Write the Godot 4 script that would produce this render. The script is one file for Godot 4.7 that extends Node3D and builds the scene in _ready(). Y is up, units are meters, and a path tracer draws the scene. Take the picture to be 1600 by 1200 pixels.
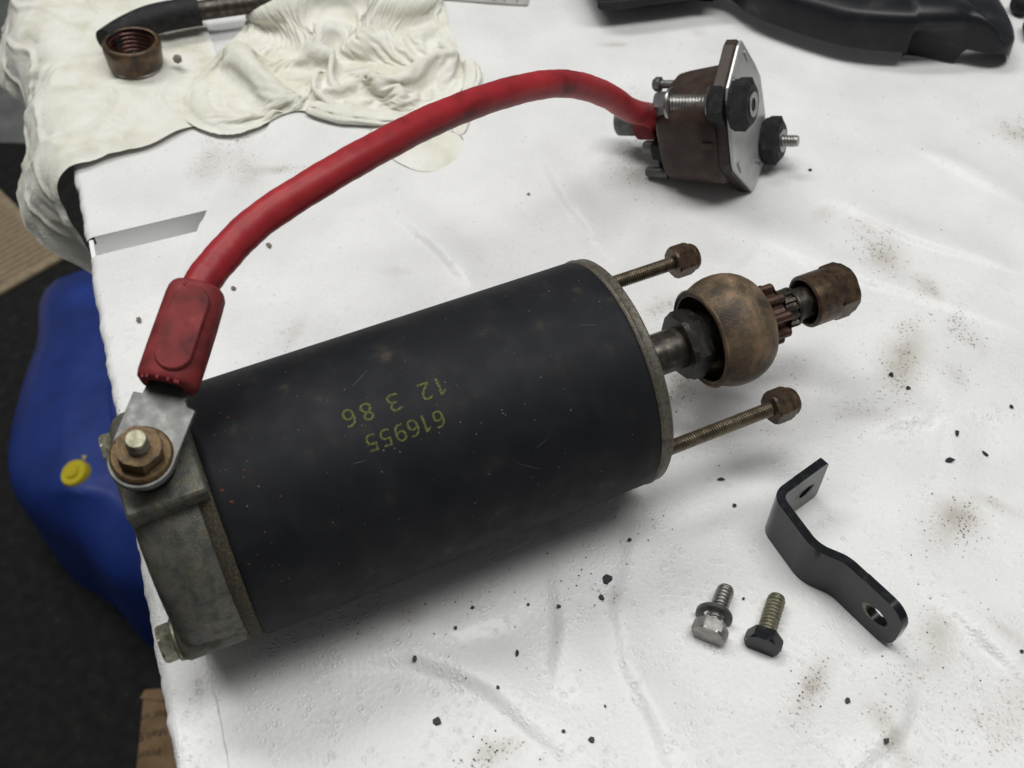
extends Node3D
# A starter motor with its cable and solenoid on packing foam over a workbench. Units are metres.

const CAN_YAW := 0.4243675
const CAN_R := 0.038
var names := {}
var rng := RandomNumberGenerator.new()
var mats := {}

# ------------------------------------------------------------------ mesh builder
class Builder:
	var v := PackedVector3Array()
	var n := PackedVector3Array()
	var uv := PackedVector2Array()
	var ix := PackedInt32Array()
	var x := Transform3D()

	func vert(p: Vector3, m: Vector3, t := Vector2.ZERO) -> int:
		v.append(x * p)
		n.append((x.basis * m).normalized())
		uv.append(t)
		return v.size() - 1

	func face(a: int, b: int, c: int) -> void:
		var g := (v[b] - v[a]).cross(v[c] - v[a])
		if g.dot(n[a] + n[b] + n[c]) > 0.0:
			ix.append_array([a, c, b])
		else:
			ix.append_array([a, b, c])

	func tri(a: Vector3, b: Vector3, c: Vector3, m: Vector3) -> void:
		face(vert(a, m), vert(b, m), vert(c, m))

	func quad(a: Vector3, b: Vector3, c: Vector3, d: Vector3, out: Vector3) -> void:
		var m := (b - a).cross(c - a)
		if m.length() < 1e-14:
			m = (c - a).cross(d - a)
		m = m.normalized()
		if m.dot(out) < 0.0:
			m = -m
		var i := vert(a, m)
		vert(b, m); vert(c, m); vert(d, m)
		face(i, i + 1, i + 2)
		face(i, i + 2, i + 3)

	# smooth grid of nu * nv points; closed_v wraps the second index
	func grid(p: PackedVector3Array, nu: int, nv: int, closed_v: bool, sgn: float, keep := PackedByteArray()) -> void:
		var base := v.size()
		for i in nu:
			for j in nv:
				var i0 := maxi(i - 1, 0)
				var i1 := mini(i + 1, nu - 1)
				var j0 := (j - 1 + nv) % nv if closed_v else maxi(j - 1, 0)
				var j1 := (j + 1) % nv if closed_v else mini(j + 1, nv - 1)
				var du := p[i1 * nv + j] - p[i0 * nv + j]
				var dv := p[i * nv + j1] - p[i * nv + j0]
				var m := du.cross(dv) * sgn
				if m.length_squared() < 1e-24:
					m = Vector3.UP
				vert(p[i * nv + j], m.normalized(), Vector2(float(i) / nu, float(j) / nv))
		for i in nu - 1:
			for j in (nv if closed_v else nv - 1):
				var jn := (j + 1) % nv
				var a := base + i * nv + j
				var b := base + (i + 1) * nv + j
				var c := base + (i + 1) * nv + jn
				var d := base + i * nv + jn
				if keep.size() and (keep[a - base] == 0 or keep[b - base] == 0 or keep[c - base] == 0 or keep[d - base] == 0):
					continue
				face(a, b, c)
				face(a, c, d)

	# profile points (x along the axis, y radius), turned about the local X axis
	func lathe(prof: Array, seg := 48, crease := 0.75) -> void:
		var cnt := prof.size()
		var sn: Array[Vector2] = []
		for i in cnt - 1:
			var d: Vector2 = prof[i + 1] - prof[i]
			sn.append(Vector2(-d.y, d.x).normalized())
		for i in cnt - 1:
			var na := sn[i]
			var nb := sn[i]
			if i > 0 and sn[i - 1].dot(sn[i]) > crease:
				na = (sn[i - 1] + sn[i]).normalized()
			if i < cnt - 2 and sn[i + 1].dot(sn[i]) > crease:
				nb = (sn[i + 1] + sn[i]).normalized()
			var base := v.size()
			for k in seg + 1:
				var t := TAU * k / seg
				var c := cos(t)
				var s := sin(t)
				vert(Vector3(prof[i].x, prof[i].y * c, prof[i].y * s), Vector3(na.x, na.y * c, na.y * s))
				vert(Vector3(prof[i + 1].x, prof[i + 1].y * c, prof[i + 1].y * s), Vector3(nb.x, nb.y * c, nb.y * s))
			for k in seg:
				var a := base + k * 2
				face(a, a + 1, a + 3)
				face(a, a + 3, a + 2)

	# polygon in (y, z) extruded along X with a small chamfer
	func prism(poly: PackedVector2Array, x0: float, x1: float, ch := 0.0, soft := false) -> void:
		var c := Vector2.ZERO
		for q in poly:
			c += q
		c /= poly.size()
		var inner := PackedVector2Array()
		for q in poly:
			inner.append(q - (q - c).normalized() * ch)
		var k := poly.size()
		var tris := Geometry2D.triangulate_polygon(inner)
		for side in 2:
			var xx := x0 if side == 0 else x1
			var m := Vector3(-1, 0, 0) if side == 0 else Vector3(1, 0, 0)
			for i in range(0, tris.size(), 3):
				tri(Vector3(xx, inner[tris[i]].x, inner[tris[i]].y), Vector3(xx, inner[tris[i + 1]].x, inner[tris[i + 1]].y), Vector3(xx, inner[tris[i + 2]].x, inner[tris[i + 2]].y), m)
		var area := 0.0
		for i in k:
			area += poly[i].cross(poly[(i + 1) % k])
		var sg := signf(area)
		var en: Array[Vector2] = []
		for i in k:
			var d := poly[(i + 1) % k] - poly[i]
			en.append(Vector2(d.y, -d.x).normalized() * sg)
		for i in k:
			var j := (i + 1) % k
			var na := en[i]
			var nb := en[i]
			if soft:
				var pn := en[(i - 1 + k) % k]
				if pn.dot(en[i]) > 0.7:
					na = (pn + en[i]).normalized()
				if en[j].dot(en[i]) > 0.7:
					nb = (en[j] + en[i]).normalized()
			var rows := [x0, x0 + ch, x1 - ch, x1] if ch > 0.0 else [x0, x1]
			for r in rows.size() - 1:
				var pa := poly[i]
				var pb := poly[j]
				var qa := pa
				var qb := pb
				var tilt := 0.0
				if ch > 0.0 and r == 0:
					pa = inner[i]; pb = inner[j]; tilt = -1.0
				elif ch > 0.0 and r == 2:
					qa = inner[i]; qb = inner[j]; tilt = 1.0
				var i0 := vert(Vector3(rows[r], pa.x, pa.y), Vector3(tilt, na.x, na.y))
				vert(Vector3(rows[r], pb.x, pb.y), Vector3(tilt, nb.x, nb.y))
				vert(Vector3(rows[r + 1], qb.x, qb.y), Vector3(tilt, nb.x, nb.y))
				vert(Vector3(rows[r + 1], qa.x, qa.y), Vector3(tilt, na.x, na.y))
				face(i0, i0 + 1, i0 + 2)
				face(i0, i0 + 2, i0 + 3)

	# hexagon body with turned-down corners, along X
	func hexa(x0: float, x1: float, rc: float, phase := 0.0, end0 := 0.92, end1 := 0.92) -> void:
		var seg := 72
		var ch := rc * 0.14
		var rows := [[x0, end0], [x0 + (ch if end0 < 1.0 else 0.0001), 1.0], [x1 - (ch if end1 < 1.0 else 0.0001), 1.0], [x1, end1]]
		var ring := []
		for row in rows:
			var a := PackedVector3Array()
			for k in seg:
				var t: float = TAU * k / seg
				var f := fposmod(t, PI / 3.0) - PI / 6.0
				var r := minf(rc * cos(PI / 6.0) / cos(f), rc * float(row[1]))
				a.append(Vector3(row[0], r * cos(t + phase), r * sin(t + phase)))
			ring.append(a)
		for q in 3:
			for k in seg:
				var j := (k + 1) % seg
				var o: Vector3 = ring[q][k]
				quad(ring[q][k], ring[q][j], ring[q + 1][j], ring[q + 1][k], Vector3(0, o.y, o.z))
		for k in seg:
			var j := (k + 1) % seg
			tri(Vector3(x0, 0, 0), ring[0][k], ring[0][j], Vector3(-1, 0, 0))
			tri(Vector3(x1, 0, 0), ring[3][k], ring[3][j], Vector3(1, 0, 0))

	# helical thread from x0 to x1 with rounded-off end at x1
	func thread(x0: float, x1: float, r: float, pitch: float, depth: float, seg := 28) -> void:
		var steps := int((x1 - x0) / pitch * 8.0) + 1
		var p := PackedVector3Array()
		for i in steps + 1:
			var xx := lerpf(x0, x1, float(i) / steps)
			for j in seg:
				var t := TAU * j / seg
				var f := fposmod(xx / pitch - float(j) / seg, 1.0)
				var rr := r - depth * clampf(absf(f - 0.5) * 2.6 - 0.3, 0.0, 1.0)
				if xx > x1 - pitch:
					rr = minf(rr, r - depth * (xx - x1 + pitch) / pitch)
				p.append(Vector3(xx, rr * cos(t), rr * sin(t)))
		grid(p, steps + 1, seg, true, -1.0)
		for j in seg:
			tri(Vector3(x1, 0, 0), p[steps * seg + j], p[steps * seg + (j + 1) % seg], Vector3(1, 0, 0))
			tri(Vector3(x0, 0, 0), p[j], p[(j + 1) % seg], Vector3(-1, 0, 0))

	func box(lo: Vector3, hi: Vector3, ch := 0.0) -> void:
		prism(PackedVector2Array([Vector2(lo.y, lo.z), Vector2(hi.y, lo.z), Vector2(hi.y, hi.z), Vector2(lo.y, hi.z)]), lo.x, hi.x, ch)

	# round tube along points; radius per point
	func tube(pts: PackedVector3Array, rad: PackedFloat32Array, seg := 20, caps := true) -> void:
		var p := PackedVector3Array()
		var up := Vector3.UP
		var k := pts.size()
		for i in k:
			var d := (pts[mini(i + 1, k - 1)] - pts[maxi(i - 1, 0)]).normalized()
			if i == 0 and absf(d.dot(up)) > 0.9:
				up = Vector3.RIGHT
			var s := d.cross(up).normalized()
			up = s.cross(d).normalized()
			for j in seg:
				var t := TAU * j / seg
				p.append(pts[i] + (s * cos(t) + up * sin(t)) * rad[i])
		grid(p, k, seg, true, 1.0)
		if caps:
			for j in seg:
				var jn := (j + 1) % seg
				tri(pts[0], p[j], p[jn], (pts[0] - pts[1]).normalized())
				tri(pts[k - 1], p[(k - 1) * seg + j], p[(k - 1) * seg + jn], (pts[k - 1] - pts[k - 2]).normalized())

	func mesh() -> ArrayMesh:
		var a := []
		a.resize(Mesh.ARRAY_MAX)
		a[Mesh.ARRAY_VERTEX] = v
		a[Mesh.ARRAY_NORMAL] = n
		a[Mesh.ARRAY_TEX_UV] = uv
		a[Mesh.ARRAY_INDEX] = ix
		var m := ArrayMesh.new()
		m.add_surface_from_arrays(Mesh.PRIMITIVE_TRIANGLES, a)
		return m


func ngon(k: int, r: float, phase := 0.0, c := Vector2.ZERO) -> PackedVector2Array:
	var p := PackedVector2Array()
	for i in k:
		p.append(c + Vector2(cos(TAU * i / k + phase), sin(TAU * i / k + phase)) * r)
	return p


func smooth_path(p: PackedVector3Array, per := 12) -> PackedVector3Array:
	var o := PackedVector3Array()
	var k := p.size()
	for i in k - 1:
		for j in per:
			o.append(p[i].cubic_interpolate(p[i + 1], p[maxi(i - 1, 0)], p[mini(i + 2, k - 1)], float(j) / per))
	o.append(p[k - 1])
	return o


func smooth2(p: PackedVector2Array, per := 8, closed := false) -> PackedVector2Array:
	var o := PackedVector2Array()
	var k := p.size()
	for i in (k if closed else k - 1):
		for j in per:
			var a := (i - 1 + k) % k if closed else maxi(i - 1, 0)
			var c := (i + 2) % k if closed else mini(i + 2, k - 1)
			o.append(p[i].cubic_interpolate(p[(i + 1) % k], p[a], p[c], float(j) / per))
	if not closed:
		o.append(p[k - 1])
	return o


# ------------------------------------------------------------------ scene helpers
func numbered(called: String) -> String:
	var k: int = names.get(called, 0)
	names[called] = k + 1
	return called if k == 0 else "%s_%03d" % [called, k]


func thing(called: String, label: String, category: String, at := Vector3.ZERO, turn := 0.0, group := "") -> Node3D:
	var o := Node3D.new()
	o.name = numbered(called)
	add_child(o)
	o.position = at
	o.rotation.y = turn
	o.set_meta("label", label)
	o.set_meta("category", category)
	if group:
		o.set_meta("group", group)
	return o


func part(parent: Node, called: String, b: Builder, m: Material) -> MeshInstance3D:
	var o := MeshInstance3D.new()
	o.name = called
	o.mesh = b.mesh()
	o.material_override = m
	if parent.has_node(NodePath(called)):
		var k := 1
		while parent.has_node(NodePath("%s_%03d" % [called, k])):
			k += 1
		o.name = "%s_%03d" % [called, k]
	parent.add_child(o, true)
	return o


func tag(o: Node, label: String, category: String, group := "") -> void:
	o.set_meta("label", label)
	o.set_meta("category", category)
	if group:
		o.set_meta("group", group)


func structure(o: Node) -> void:
	o.set_meta("kind", "structure")


func noise_tex(freq: float, stops: Array, seed_ := 1, oct := 5, size := 512, kind := FastNoiseLite.TYPE_SIMPLEX_SMOOTH) -> NoiseTexture2D:
	var f := FastNoiseLite.new()
	f.seed = seed_
	f.noise_type = kind
	f.frequency = freq
	f.fractal_octaves = oct
	var t := NoiseTexture2D.new()
	t.width = size
	t.height = size
	t.seamless = true
	t.noise = f
	var g := Gradient.new()
	g.offsets = PackedFloat32Array()
	g.colors = PackedColorArray()
	var off := PackedFloat32Array()
	var col := PackedColorArray()
	for s in stops:
		off.append(s[0])
		col.append(s[1])
	g.offsets = off
	g.colors = col
	t.color_ramp = g
	return t


func lin(r: float, g: float, b: float) -> Color:
	return Color(r, g, b).linear_to_srgb()


var grain: NoiseTexture2D
var lumps: NoiseTexture2D
var wear: NoiseTexture2D

# stops are [position, linear colour]; span is the size in metres that one texture covers
func make(called: String, stops: Array, freq: float, span: float, rough: float, metal: float, relief := 0.0, seed_ := 1, coarse := false, spec := 0.5) -> StandardMaterial3D:
	var m := StandardMaterial3D.new()
	m.resource_name = called
	m.albedo_texture = noise_tex(freq, stops, seed_)
	m.roughness = rough
	m.metallic = metal
	m.metallic_specular = spec
	m.uv1_triplanar = true
	m.uv1_scale = Vector3.ONE / span
	m.uv1_offset = Vector3(0.13, 0.37, 0.71) * seed_
	if relief > 0.0:
		m.heightmap_enabled = true
		m.heightmap_texture = lumps if coarse else grain
		m.heightmap_scale = relief
	mats[called] = m
	return m


func make_materials() -> void:
	grain = noise_tex(0.12, [[0.0, Color.BLACK], [1.0, Color.WHITE]], 5, 4)
	lumps = noise_tex(0.02, [[0.0, Color.BLACK], [1.0, Color.WHITE]], 9, 5)
	wear = noise_tex(0.02, [[0.2, Color(0.84, 0.84, 0.84)], [0.8, Color(0.98, 0.98, 0.98)]], 15, 5)
	# black paint on the can
	var can := make("can_paint", [[0.0, lin(.008, .009, .011)], [0.5, lin(.011, .012, .015)], [0.72, lin(.015, .016, .018)], [0.84, lin(.026, .025, .022)], [1.0, lin(.06, .052, .038)]], 0.012, 0.09, 0.62, 0.0, 0.003, 2, false, 0.29)
	can.roughness_texture = wear
	can.roughness = 0.66
	make("cast_alloy", [[0.0, lin(.04, .04, .034)], [0.4, lin(.105, .107, .094)], [0.55, lin(.155, .157, .142)], [0.68, lin(.13, .115, .075)], [1.0, lin(.24, .23, .20)]], 0.012, 0.035, 0.58, 0.5, 0.015, 3)
	make("flange_alloy", [[0.0, lin(.04, .032, .022)], [0.4, lin(.10, .092, .072)], [0.58, lin(.17, .165, .145)], [0.75, lin(.12, .085, .05)], [1.0, lin(.26, .25, .22)]], 0.02, 0.03, 0.5, 0.6, 0.02, 4)
	make("speckled_ring", [[0.0, lin(.02, .018, .014)], [0.48, lin(.042, .038, .028)], [0.64, lin(.08, .06, .03)], [1.0, lin(.22, .17, .10)]], 0.06, 0.03, 0.75, 0.2, 0.03, 5)
	make("rusty_cup", [[0.0, lin(.03, .023, .017)], [0.34, lin(.065, .046, .030)], [0.46, lin(.16, .105, .05)], [0.54, lin(.09, .066, .048)], [0.66, lin(.18, .125, .066)], [0.80, lin(.23, .13, .09)], [1.0, lin(.38, .28, .20)]], 0.008, 0.040, 0.6, 0.2, 0.02, 6)
	make("brown_nut", [[0.0, lin(.022, .017, .015)], [0.42, lin(.06, .040, .026)], [0.55, lin(.12, .076, .038)], [0.7, lin(.075, .045, .032)], [1.0, lin(.19, .13, .065)]], 0.014, 0.03, 0.42, 0.6, 0.01, 7)
	make("dark_steel", [[0.0, lin(.025, .022, .02)], [0.5, lin(.06, .052, .045)], [0.7, lin(.10, .085, .065)], [1.0, lin(.2, .19, .16)]], 0.015, 0.03, 0.38, 0.7, 0.006, 8)
	make("black_steel", [[0.0, lin(.008, .007, .006)], [0.6, lin(.015, .014, .012)], [1.0, lin(.06, .055, .048)]], 0.015, 0.03, 0.4, 0.1, 0.006, 41, false, 0.4)
	make("red_brown_steel", [[0.0, lin(.03, .02, .017)], [0.5, lin(.075, .04, .03)], [1.0, lin(.14, .075, .05)]], 0.015, 0.03, 0.42, 0.6, 0.006, 10)
	make("rod_steel", [[0.0, lin(.06, .048, .032)], [0.5, lin(.16, .13, .09)], [1.0, lin(.32, .28, .21)]], 0.012, 0.03, 0.33, 0.75, 0.0, 11)
	make("zinc", [[0.0, lin(.20, .19, .17)], [0.5, lin(.33, .32, .30)], [1.0, lin(.48, .48, .46)]], 0.015, 0.03, 0.36, 0.88, 0.003, 12)
	make("dull_zinc", [[0.0, lin(.075, .075, .07)], [0.5, lin(.13, .13, .126)], [0.7, lin(.17, .17, .165)], [1.0, lin(.28, .28, .265)]], 0.015, 0.04, 0.45, 0.65, 0.005, 13)
	make("yellow_zinc", [[0.0, lin(.03, .02, .012)], [0.4, lin(.085, .055, .022)], [0.55, lin(.16, .10, .032)], [0.7, lin(.075, .04, .018)], [1.0, lin(.24, .18, .10)]], 0.016, 0.02, 0.5, 0.45, 0.008, 14)
	make("olive_bolt", [[0.0, lin(.08, .075, .05)], [0.5, lin(.22, .21, .145)], [1.0, lin(.38, .37, .28)]], 0.015, 0.02, 0.4, 0.55, 0.006, 16)
	make("black_enamel", [[0.0, lin(.006, .007, .009)], [0.6, lin(.012, .013, .016)], [0.8, lin(.022, .024, .026)], [1.0, lin(.08, .075, .06)]], 0.02, 0.04, 0.22, 0.0, 0.0, 17, false, 0.4)
	make("strip_enamel", [[0.0, lin(.006, .007, .009)], [0.6, lin(.010, .012, .014)], [0.80, lin(.018, .020, .022)], [0.93, lin(.035, .033, .026)], [1.0, lin(.10, .09, .07)]], 0.02, 0.05, 0.17, 0.0, 0.0, 18, false, 0.45)
	make("bare_worn", [[0.0, lin(.10, .085, .06)], [0.5, lin(.2, .18, .13)], [1.0, lin(.36, .33, .26)]], 0.03, 0.02, 0.5, 0.4, 0.01, 19)
	make("red_rubber", [[0.0, lin(.06, .012, .014)], [0.22, lin(.18, .014, .018)], [0.36, lin(.28, .020, .026)], [0.7, lin(.33, .023, .029)], [1.0, lin(.40, .04, .04)]], 0.008, 0.08, 0.42, 0.0, 0.003, 20, false, 0.34)
	make("red_boot", [[0.0, lin(.05, .014, .014)], [0.36, lin(.16, .024, .025)], [0.65, lin(.21, .030, .032)], [1.0, lin(.28, .055, .05)]], 0.012, 0.05, 0.62, 0.0, 0.01, 21, false, 0.3)
	make("brown_phenolic", [[0.0, lin(.022, .014, .011)], [0.5, lin(.040, .026, .020)], [0.75, lin(.054, .036, .028)], [1.0, lin(.09, .065, .05)]], 0.012, 0.06, 0.42, 0.0, 0.006, 22, false, 0.36)
	make("black_rubber", [[0.0, lin(.008, .008, .009)], [0.6, lin(.018, .018, .019)], [1.0, lin(.05, .048, .045)]], 0.02, 0.05, 0.6, 0.0, 0.012, 23, false, 0.34)
	make("cover_plastic", [[0.0, lin(.008, .009, .011)], [0.55, lin(.014, .015, .018)], [0.78, lin(.022, .023, .025)], [1.0, lin(.07, .06, .06)]], 0.010, 0.12, 0.34, 0.0, 0.004, 24, false, 0.36)
	make("plate_steel", [[0.0, lin(.32, .32, .31)], [0.5, lin(.44, .45, .44)], [1.0, lin(.54, .55, .54)]], 0.01, 0.06, 0.34, 0.45, 0.003, 25)
	make("rag_cotton", [[0.0, lin(.60, .58, .47)], [0.38, lin(.71, .70, .61)], [0.58, lin(.75, .74, .67)], [1.0, lin(.80, .79, .74)]], 0.010, 0.14, 0.95, 0.0, 0.03, 26, false, 0.15)
	mats.rag_cotton.backlight_enabled = true
	mats.rag_cotton.backlight = Color(0.16, 0.15, 0.12)
	make("blue_plastic", [[0.0, lin(.010, .030, .17)], [0.5, lin(.014, .044, .26)], [0.8, lin(.02, .055, .31)], [1.0, lin(.05, .08, .32)]], 0.01, 0.4, 0.42, 0.0, 0.05, 27, true)
	make("yellow_plastic", [[0.0, lin(.55, .45, .01)], [1.0, lin(.75, .63, .03)]], 0.02, 0.1, 0.45, 0.0, 0.0, 28)
	make("floor_dark", [[0.0, lin(.017, .018, .017)], [0.5, lin(.024, .025, .024)], [0.8, lin(.029, .030, .028)], [1.0, lin(.07, .06, .05)]], 0.05, 0.5, 0.95, 0.0, 0.03, 29, false, 0.2)
	make("concrete", [[0.0, lin(.16, .165, .165)], [0.5, lin(.21, .215, .215)], [1.0, lin(.27, .27, .265)]], 0.02, 0.6, 0.9, 0.0, 0.03, 30, false, 0.2)
	make("cardboard", [[0.0, lin(.16, .10, .055)], [0.5, lin(.22, .145, .08)], [1.0, lin(.28, .19, .11)]], 0.02, 0.3, 0.9, 0.0, 0.01, 31, false, 0.2)
	make("tan_mat", [[0.0, lin(.30, .235, .155)], [0.5, lin(.40, .32, .215)], [1.0, lin(.47, .38, .26)]], 0.03, 0.2, 0.95, 0.0, 0.02, 32, false, 0.1)
	make("grey_card", [[0.0, lin(.30, .29, .27)], [0.5, lin(.38, .375, .35)], [1.0, lin(.45, .44, .41)]], 0.01, 0.1, 0.6, 0.1, 0.002, 33)
	make("nut_rust", [[0.0, lin(.028, .016, .010)], [0.45, lin(.06, .038, .024)], [0.62, lin(.11, .065, .03)], [1.0, lin(.17, .10, .05)]], 0.012, 0.04, 0.4, 0.35, 0.015, 34)
	make("nut_thread", [[0.0, lin(.035, .010, .009)], [0.5, lin(.08, .026, .02)], [1.0, lin(.12, .05, .03)]], 0.02, 0.04, 0.25, 0.4, 0.004, 35)
	make("grey_pebble", [[0.0, lin(.16, .15, .13)], [1.0, lin(.30, .28, .25)]], 0.03, 0.02, 0.9, 0.0, 0.03, 36)
	make("bench_wood", [[0.0, lin(.20, .13, .07)], [1.0, lin(.32, .22, .13)]], 0.02, 0.4, 0.8, 0.0, 0.0, 37)
	make("foam_cut", [[0.0, lin(.82, .82, .81)], [1.0, lin(.86, .86, .85)]], 0.05, 0.05, 0.8, 0.0, 0.01, 38)
	var ink := StandardMaterial3D.new()
	ink.resource_name = "stamp_ink"
	ink.albedo_texture = noise_tex(0.05, [[0.33, Color(.16, .165, .06, 0.0)], [0.40, Color(.28, .31, .11, 1.0)], [0.7, Color(.42, .45, .18, 1.0)]], 40, 3)
	ink.transparency = BaseMaterial3D.TRANSPARENCY_ALPHA_SCISSOR
	ink.alpha_scissor_threshold = 0.5
	ink.roughness = 0.8
	ink.uv1_triplanar = true
	ink.uv1_scale = Vector3.ONE / 0.012
	mats.stamp_ink = ink
	var print_ink := StandardMaterial3D.new()
	print_ink.albedo_color = lin(.02, .017, .015)
	print_ink.roughness = 0.8
	mats.print_ink = print_ink
	var flake := StandardMaterial3D.new()
	flake.albedo_color = lin(.012, .012, .02)
	flake.roughness = 0.55
	mats.flake = flake
	var chip := StandardMaterial3D.new()
	chip.albedo_color = lin(.16, .14, .11)
	chip.roughness = 0.85
	mats.chip = chip
	var dust := StandardMaterial3D.new()
	dust.albedo_color = lin(.20, .20, .19)
	dust.roughness = 0.9
	mats.dust = dust
	var rust_spot := StandardMaterial3D.new()
	rust_spot.albedo_color = lin(.10, .028, .016)
	rust_spot.roughness = 0.9
	mats.rust_spot = rust_spot
	var glow := StandardMaterial3D.new()
	glow.albedo_color = Color(0.9, 0.9, 0.9)
	glow.emission_enabled = true
	glow.emission = Color(0.96, 0.98, 1.0)
	glow.emission_energy_multiplier = 1.0
	mats.glow = glow
	var housing := StandardMaterial3D.new()
	housing.albedo_color = Color(0.8, 0.8, 0.8)
	housing.roughness = 0.5
	mats.housing = housing
	make_foam()


const FX0 := -0.30
const FZ0 := -0.56
const FPX := 3200.0
const FW := 2048
const FH := 1600

# packing foam: cells, dirt and smudges, laid flat over the bench (1 texel = 0.31 mm)
func make_foam() -> void:
	var f := FastNoiseLite.new()
	f.seed = 3
	f.frequency = 0.16
	f.fractal_octaves = 3
	var h := f.get_image(FW, FH, false, false, true).get_data()
	f.seed = 8
	f.frequency = 0.006
	f.fractal_octaves = 4
	var big := f.get_image(FW, FH, false, false, true).get_data()
	var col := PackedByteArray()
	col.resize(FW * FH * 3)
	var tone := PackedByteArray()
	tone.resize(256)
	for i in FW * FH:
		var a := h[i]
		var b := big[i]
		var c := 222 + ((b - 128) >> 4) + ((a - 128) >> 5)
		var k := i * 3
		col[k] = c + 1
		col[k + 1] = c + 1
		col[k + 2] = c
		h[i] = 118 + (((a - 128) * 3) >> 4)
	var r := RandomNumberGenerator.new()
	r.seed = 77
	# cell rims
	for i in 60000:
		var px := r.randi_range(6, FW - 7)
		var py := r.randi_range(6, FH - 7)
		var z := FZ0 + py / FPX
		var dens := smoothstep(-0.36, -0.20, z) * 0.85 + 0.10
		var patch := big[(py * FW + px * 3) % (FW * FH)] / 255.0
		if r.randf() > dens * smoothstep(0.32, 0.62, patch) * 1.3:
			continue
		var rad := r.randf_range(1.1, 2.9)
		var high := r.randi_range(20, 80)
		var dirty := r.randf() < 0.10
		var ecc := r.randf_range(0.8, 1.2)
		for y in range(-5, 6):
			for x in range(-5, 6):
				var d := sqrt(x * x * ecc + y * y / ecc)
				var ring := 1.0 - absf(d - rad) / 1.0
				var k := (py + y) * FW + px + x
				if ring > 0.0:
					h[k] = mini(255, h[k] + int(high * ring))
					if dirty:
						var dk := int(20.0 * ring * r.randf())
						col[k * 3] = maxi(0, col[k * 3] - dk)
						col[k * 3 + 1] = maxi(0, col[k * 3 + 1] - dk)
						col[k * 3 + 2] = maxi(0, col[k * 3 + 2] - dk)
				elif d < rad:
					h[k] = maxi(0, h[k] - int(high * 0.4))
	# smudges: x, z, radius, strength
	var sm := [
		[.1524, -.3167, .012, 1.0], [.1667, -.2902, .0064, 1.1], [.2386, -.3972, .0105, 1.0], [.1725, -.2743, .0062, 1.0], [-.1379, -.3864, .0147, .6], [-.119, -.3699, .0101, .5],
		[.1475, -.2545, .0145, 1.0], [.1755, -.2658, .0069, 1.0], [.1465, -.1823, .0089, 1.5], [.1073, -.2463, .0067, 1.0], [.1299, -.1411, .0078, .7], [.0869, -.124, .0068, 1.3],
		[.0517, -.2381, .0082, .6], [.063, -.2442, .0071, .8], [-.0079, -.1066, .0062, 1.1], [-.0324, -.1508, .005, .5], [.03, -.1571, .0045, .8], [.0581, -.1395, .0051, .5],
		[.108, -.1114, .0074, .7], [-.0843, -.2706, .0055, .4], [-.0469, -.305, .0047, .3], [.0611, -.2839, .0076, .6], [.1342, -.3391, .0055, .3], [.019, -.2445, .0048, .3],
		[.1637, -.1898, .0054, .6], [.0145, -.1808, .0047, .6], [-.0511, -.1477, .006, .7], [.0646, -.409, .0122, 1.0], [.0552, -.3682, .0101, .6], [.1828, -.4894, .0067, .3],
		[.0538, -.4725, .0046, .6], [.098, -.4841, .0047, .5], [.167, -.2464, .0048, .8], [.1524, -.141, .0049, .6], [-.0945, -.1302, .0058, .4], [.1232, -.2315, .0093, .4], [.0971, -.2566, .0073, .5],
		[.056, -.386, .009, .9], [.118, -.128, .010, .6], [.135, -.112, .012, .5], [.15, -.12, .01, .5], [-.105, -.372, .006, .8], [-.128, -.40, .012, .8], [.092, -.222, .006, .4],
	]
	for s in sm:
		var cx := (float(s[0]) - FX0) * FPX
		var cy := (float(s[1]) - FZ0) * FPX
		var rr: float = float(s[2]) * FPX
		var str_: float = s[3]
		var tw := r.randf() * TAU
		var st := r.randf_range(1.0, 1.9)
		# broad tint
		var rad := int(rr * 2.6)
		for y in range(-rad, rad + 1):
			for x in range(-rad, rad + 1):
				var ix_ := int(cx) + x
				var iy := int(cy) + y
				if ix_ < 0 or iy < 0 or ix_ >= FW or iy >= FH:
					continue
				var u := (x * cos(tw) + y * sin(tw)) / st
				var w := (-x * sin(tw) + y * cos(tw)) * st
				var d := (u * u + w * w) / (rr * rr)
				var k := iy * FW + ix_
				var q := clampf((h[(k * 7) % (FW * FH)] - 100) / 60.0, 0.0, 1.0) * 0.3 + clampf((big[(k + 911 * FW) % (FW * FH)] - 95) / 70.0, 0.0, 1.0) * 0.7
				var al := exp(-d * 1.6) * 0.42 * str_ * q
				if al > 0.01:
					col[k * 3] = int(lerpf(col[k * 3], 118, al))
					col[k * 3 + 1] = int(lerpf(col[k * 3 + 1], 104, al))
					col[k * 3 + 2] = int(lerpf(col[k * 3 + 2], 82, al))
		for i in int(rr * rr * 0.20 * str_):
			var a := r.randfn(0.0, 0.55) * rr * st
			var b := r.randfn(0.0, 0.55) * rr / st
			var x := int(cx + a * cos(tw) - b * sin(tw))
			var y := int(cy + a * sin(tw) + b * cos(tw))
			if x < 3 or y < 3 or x > FW - 4 or y > FH - 4:
				continue
			if big[(y * FW + x * 5) % (FW * FH)] < 105:
				continue
			speck(col, x, y, r, 0.08 + 0.62 * pow(r.randf(), 1.8) * minf(str_, 1.0))
	for i in 2600:
		speck(col, r.randi_range(3, FW - 4), r.randi_range(3, FH - 4), r, r.randf_range(0.04, 0.4) ** 1.3)
	var colour := ImageTexture.create_from_image(Image.create_from_data(FW, FH, false, Image.FORMAT_RGB8, col))
	var height := ImageTexture.create_from_image(Image.create_from_data(FW, FH, false, Image.FORMAT_L8, h))
	var m := StandardMaterial3D.new()
	m.resource_name = "packing_foam"
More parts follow.
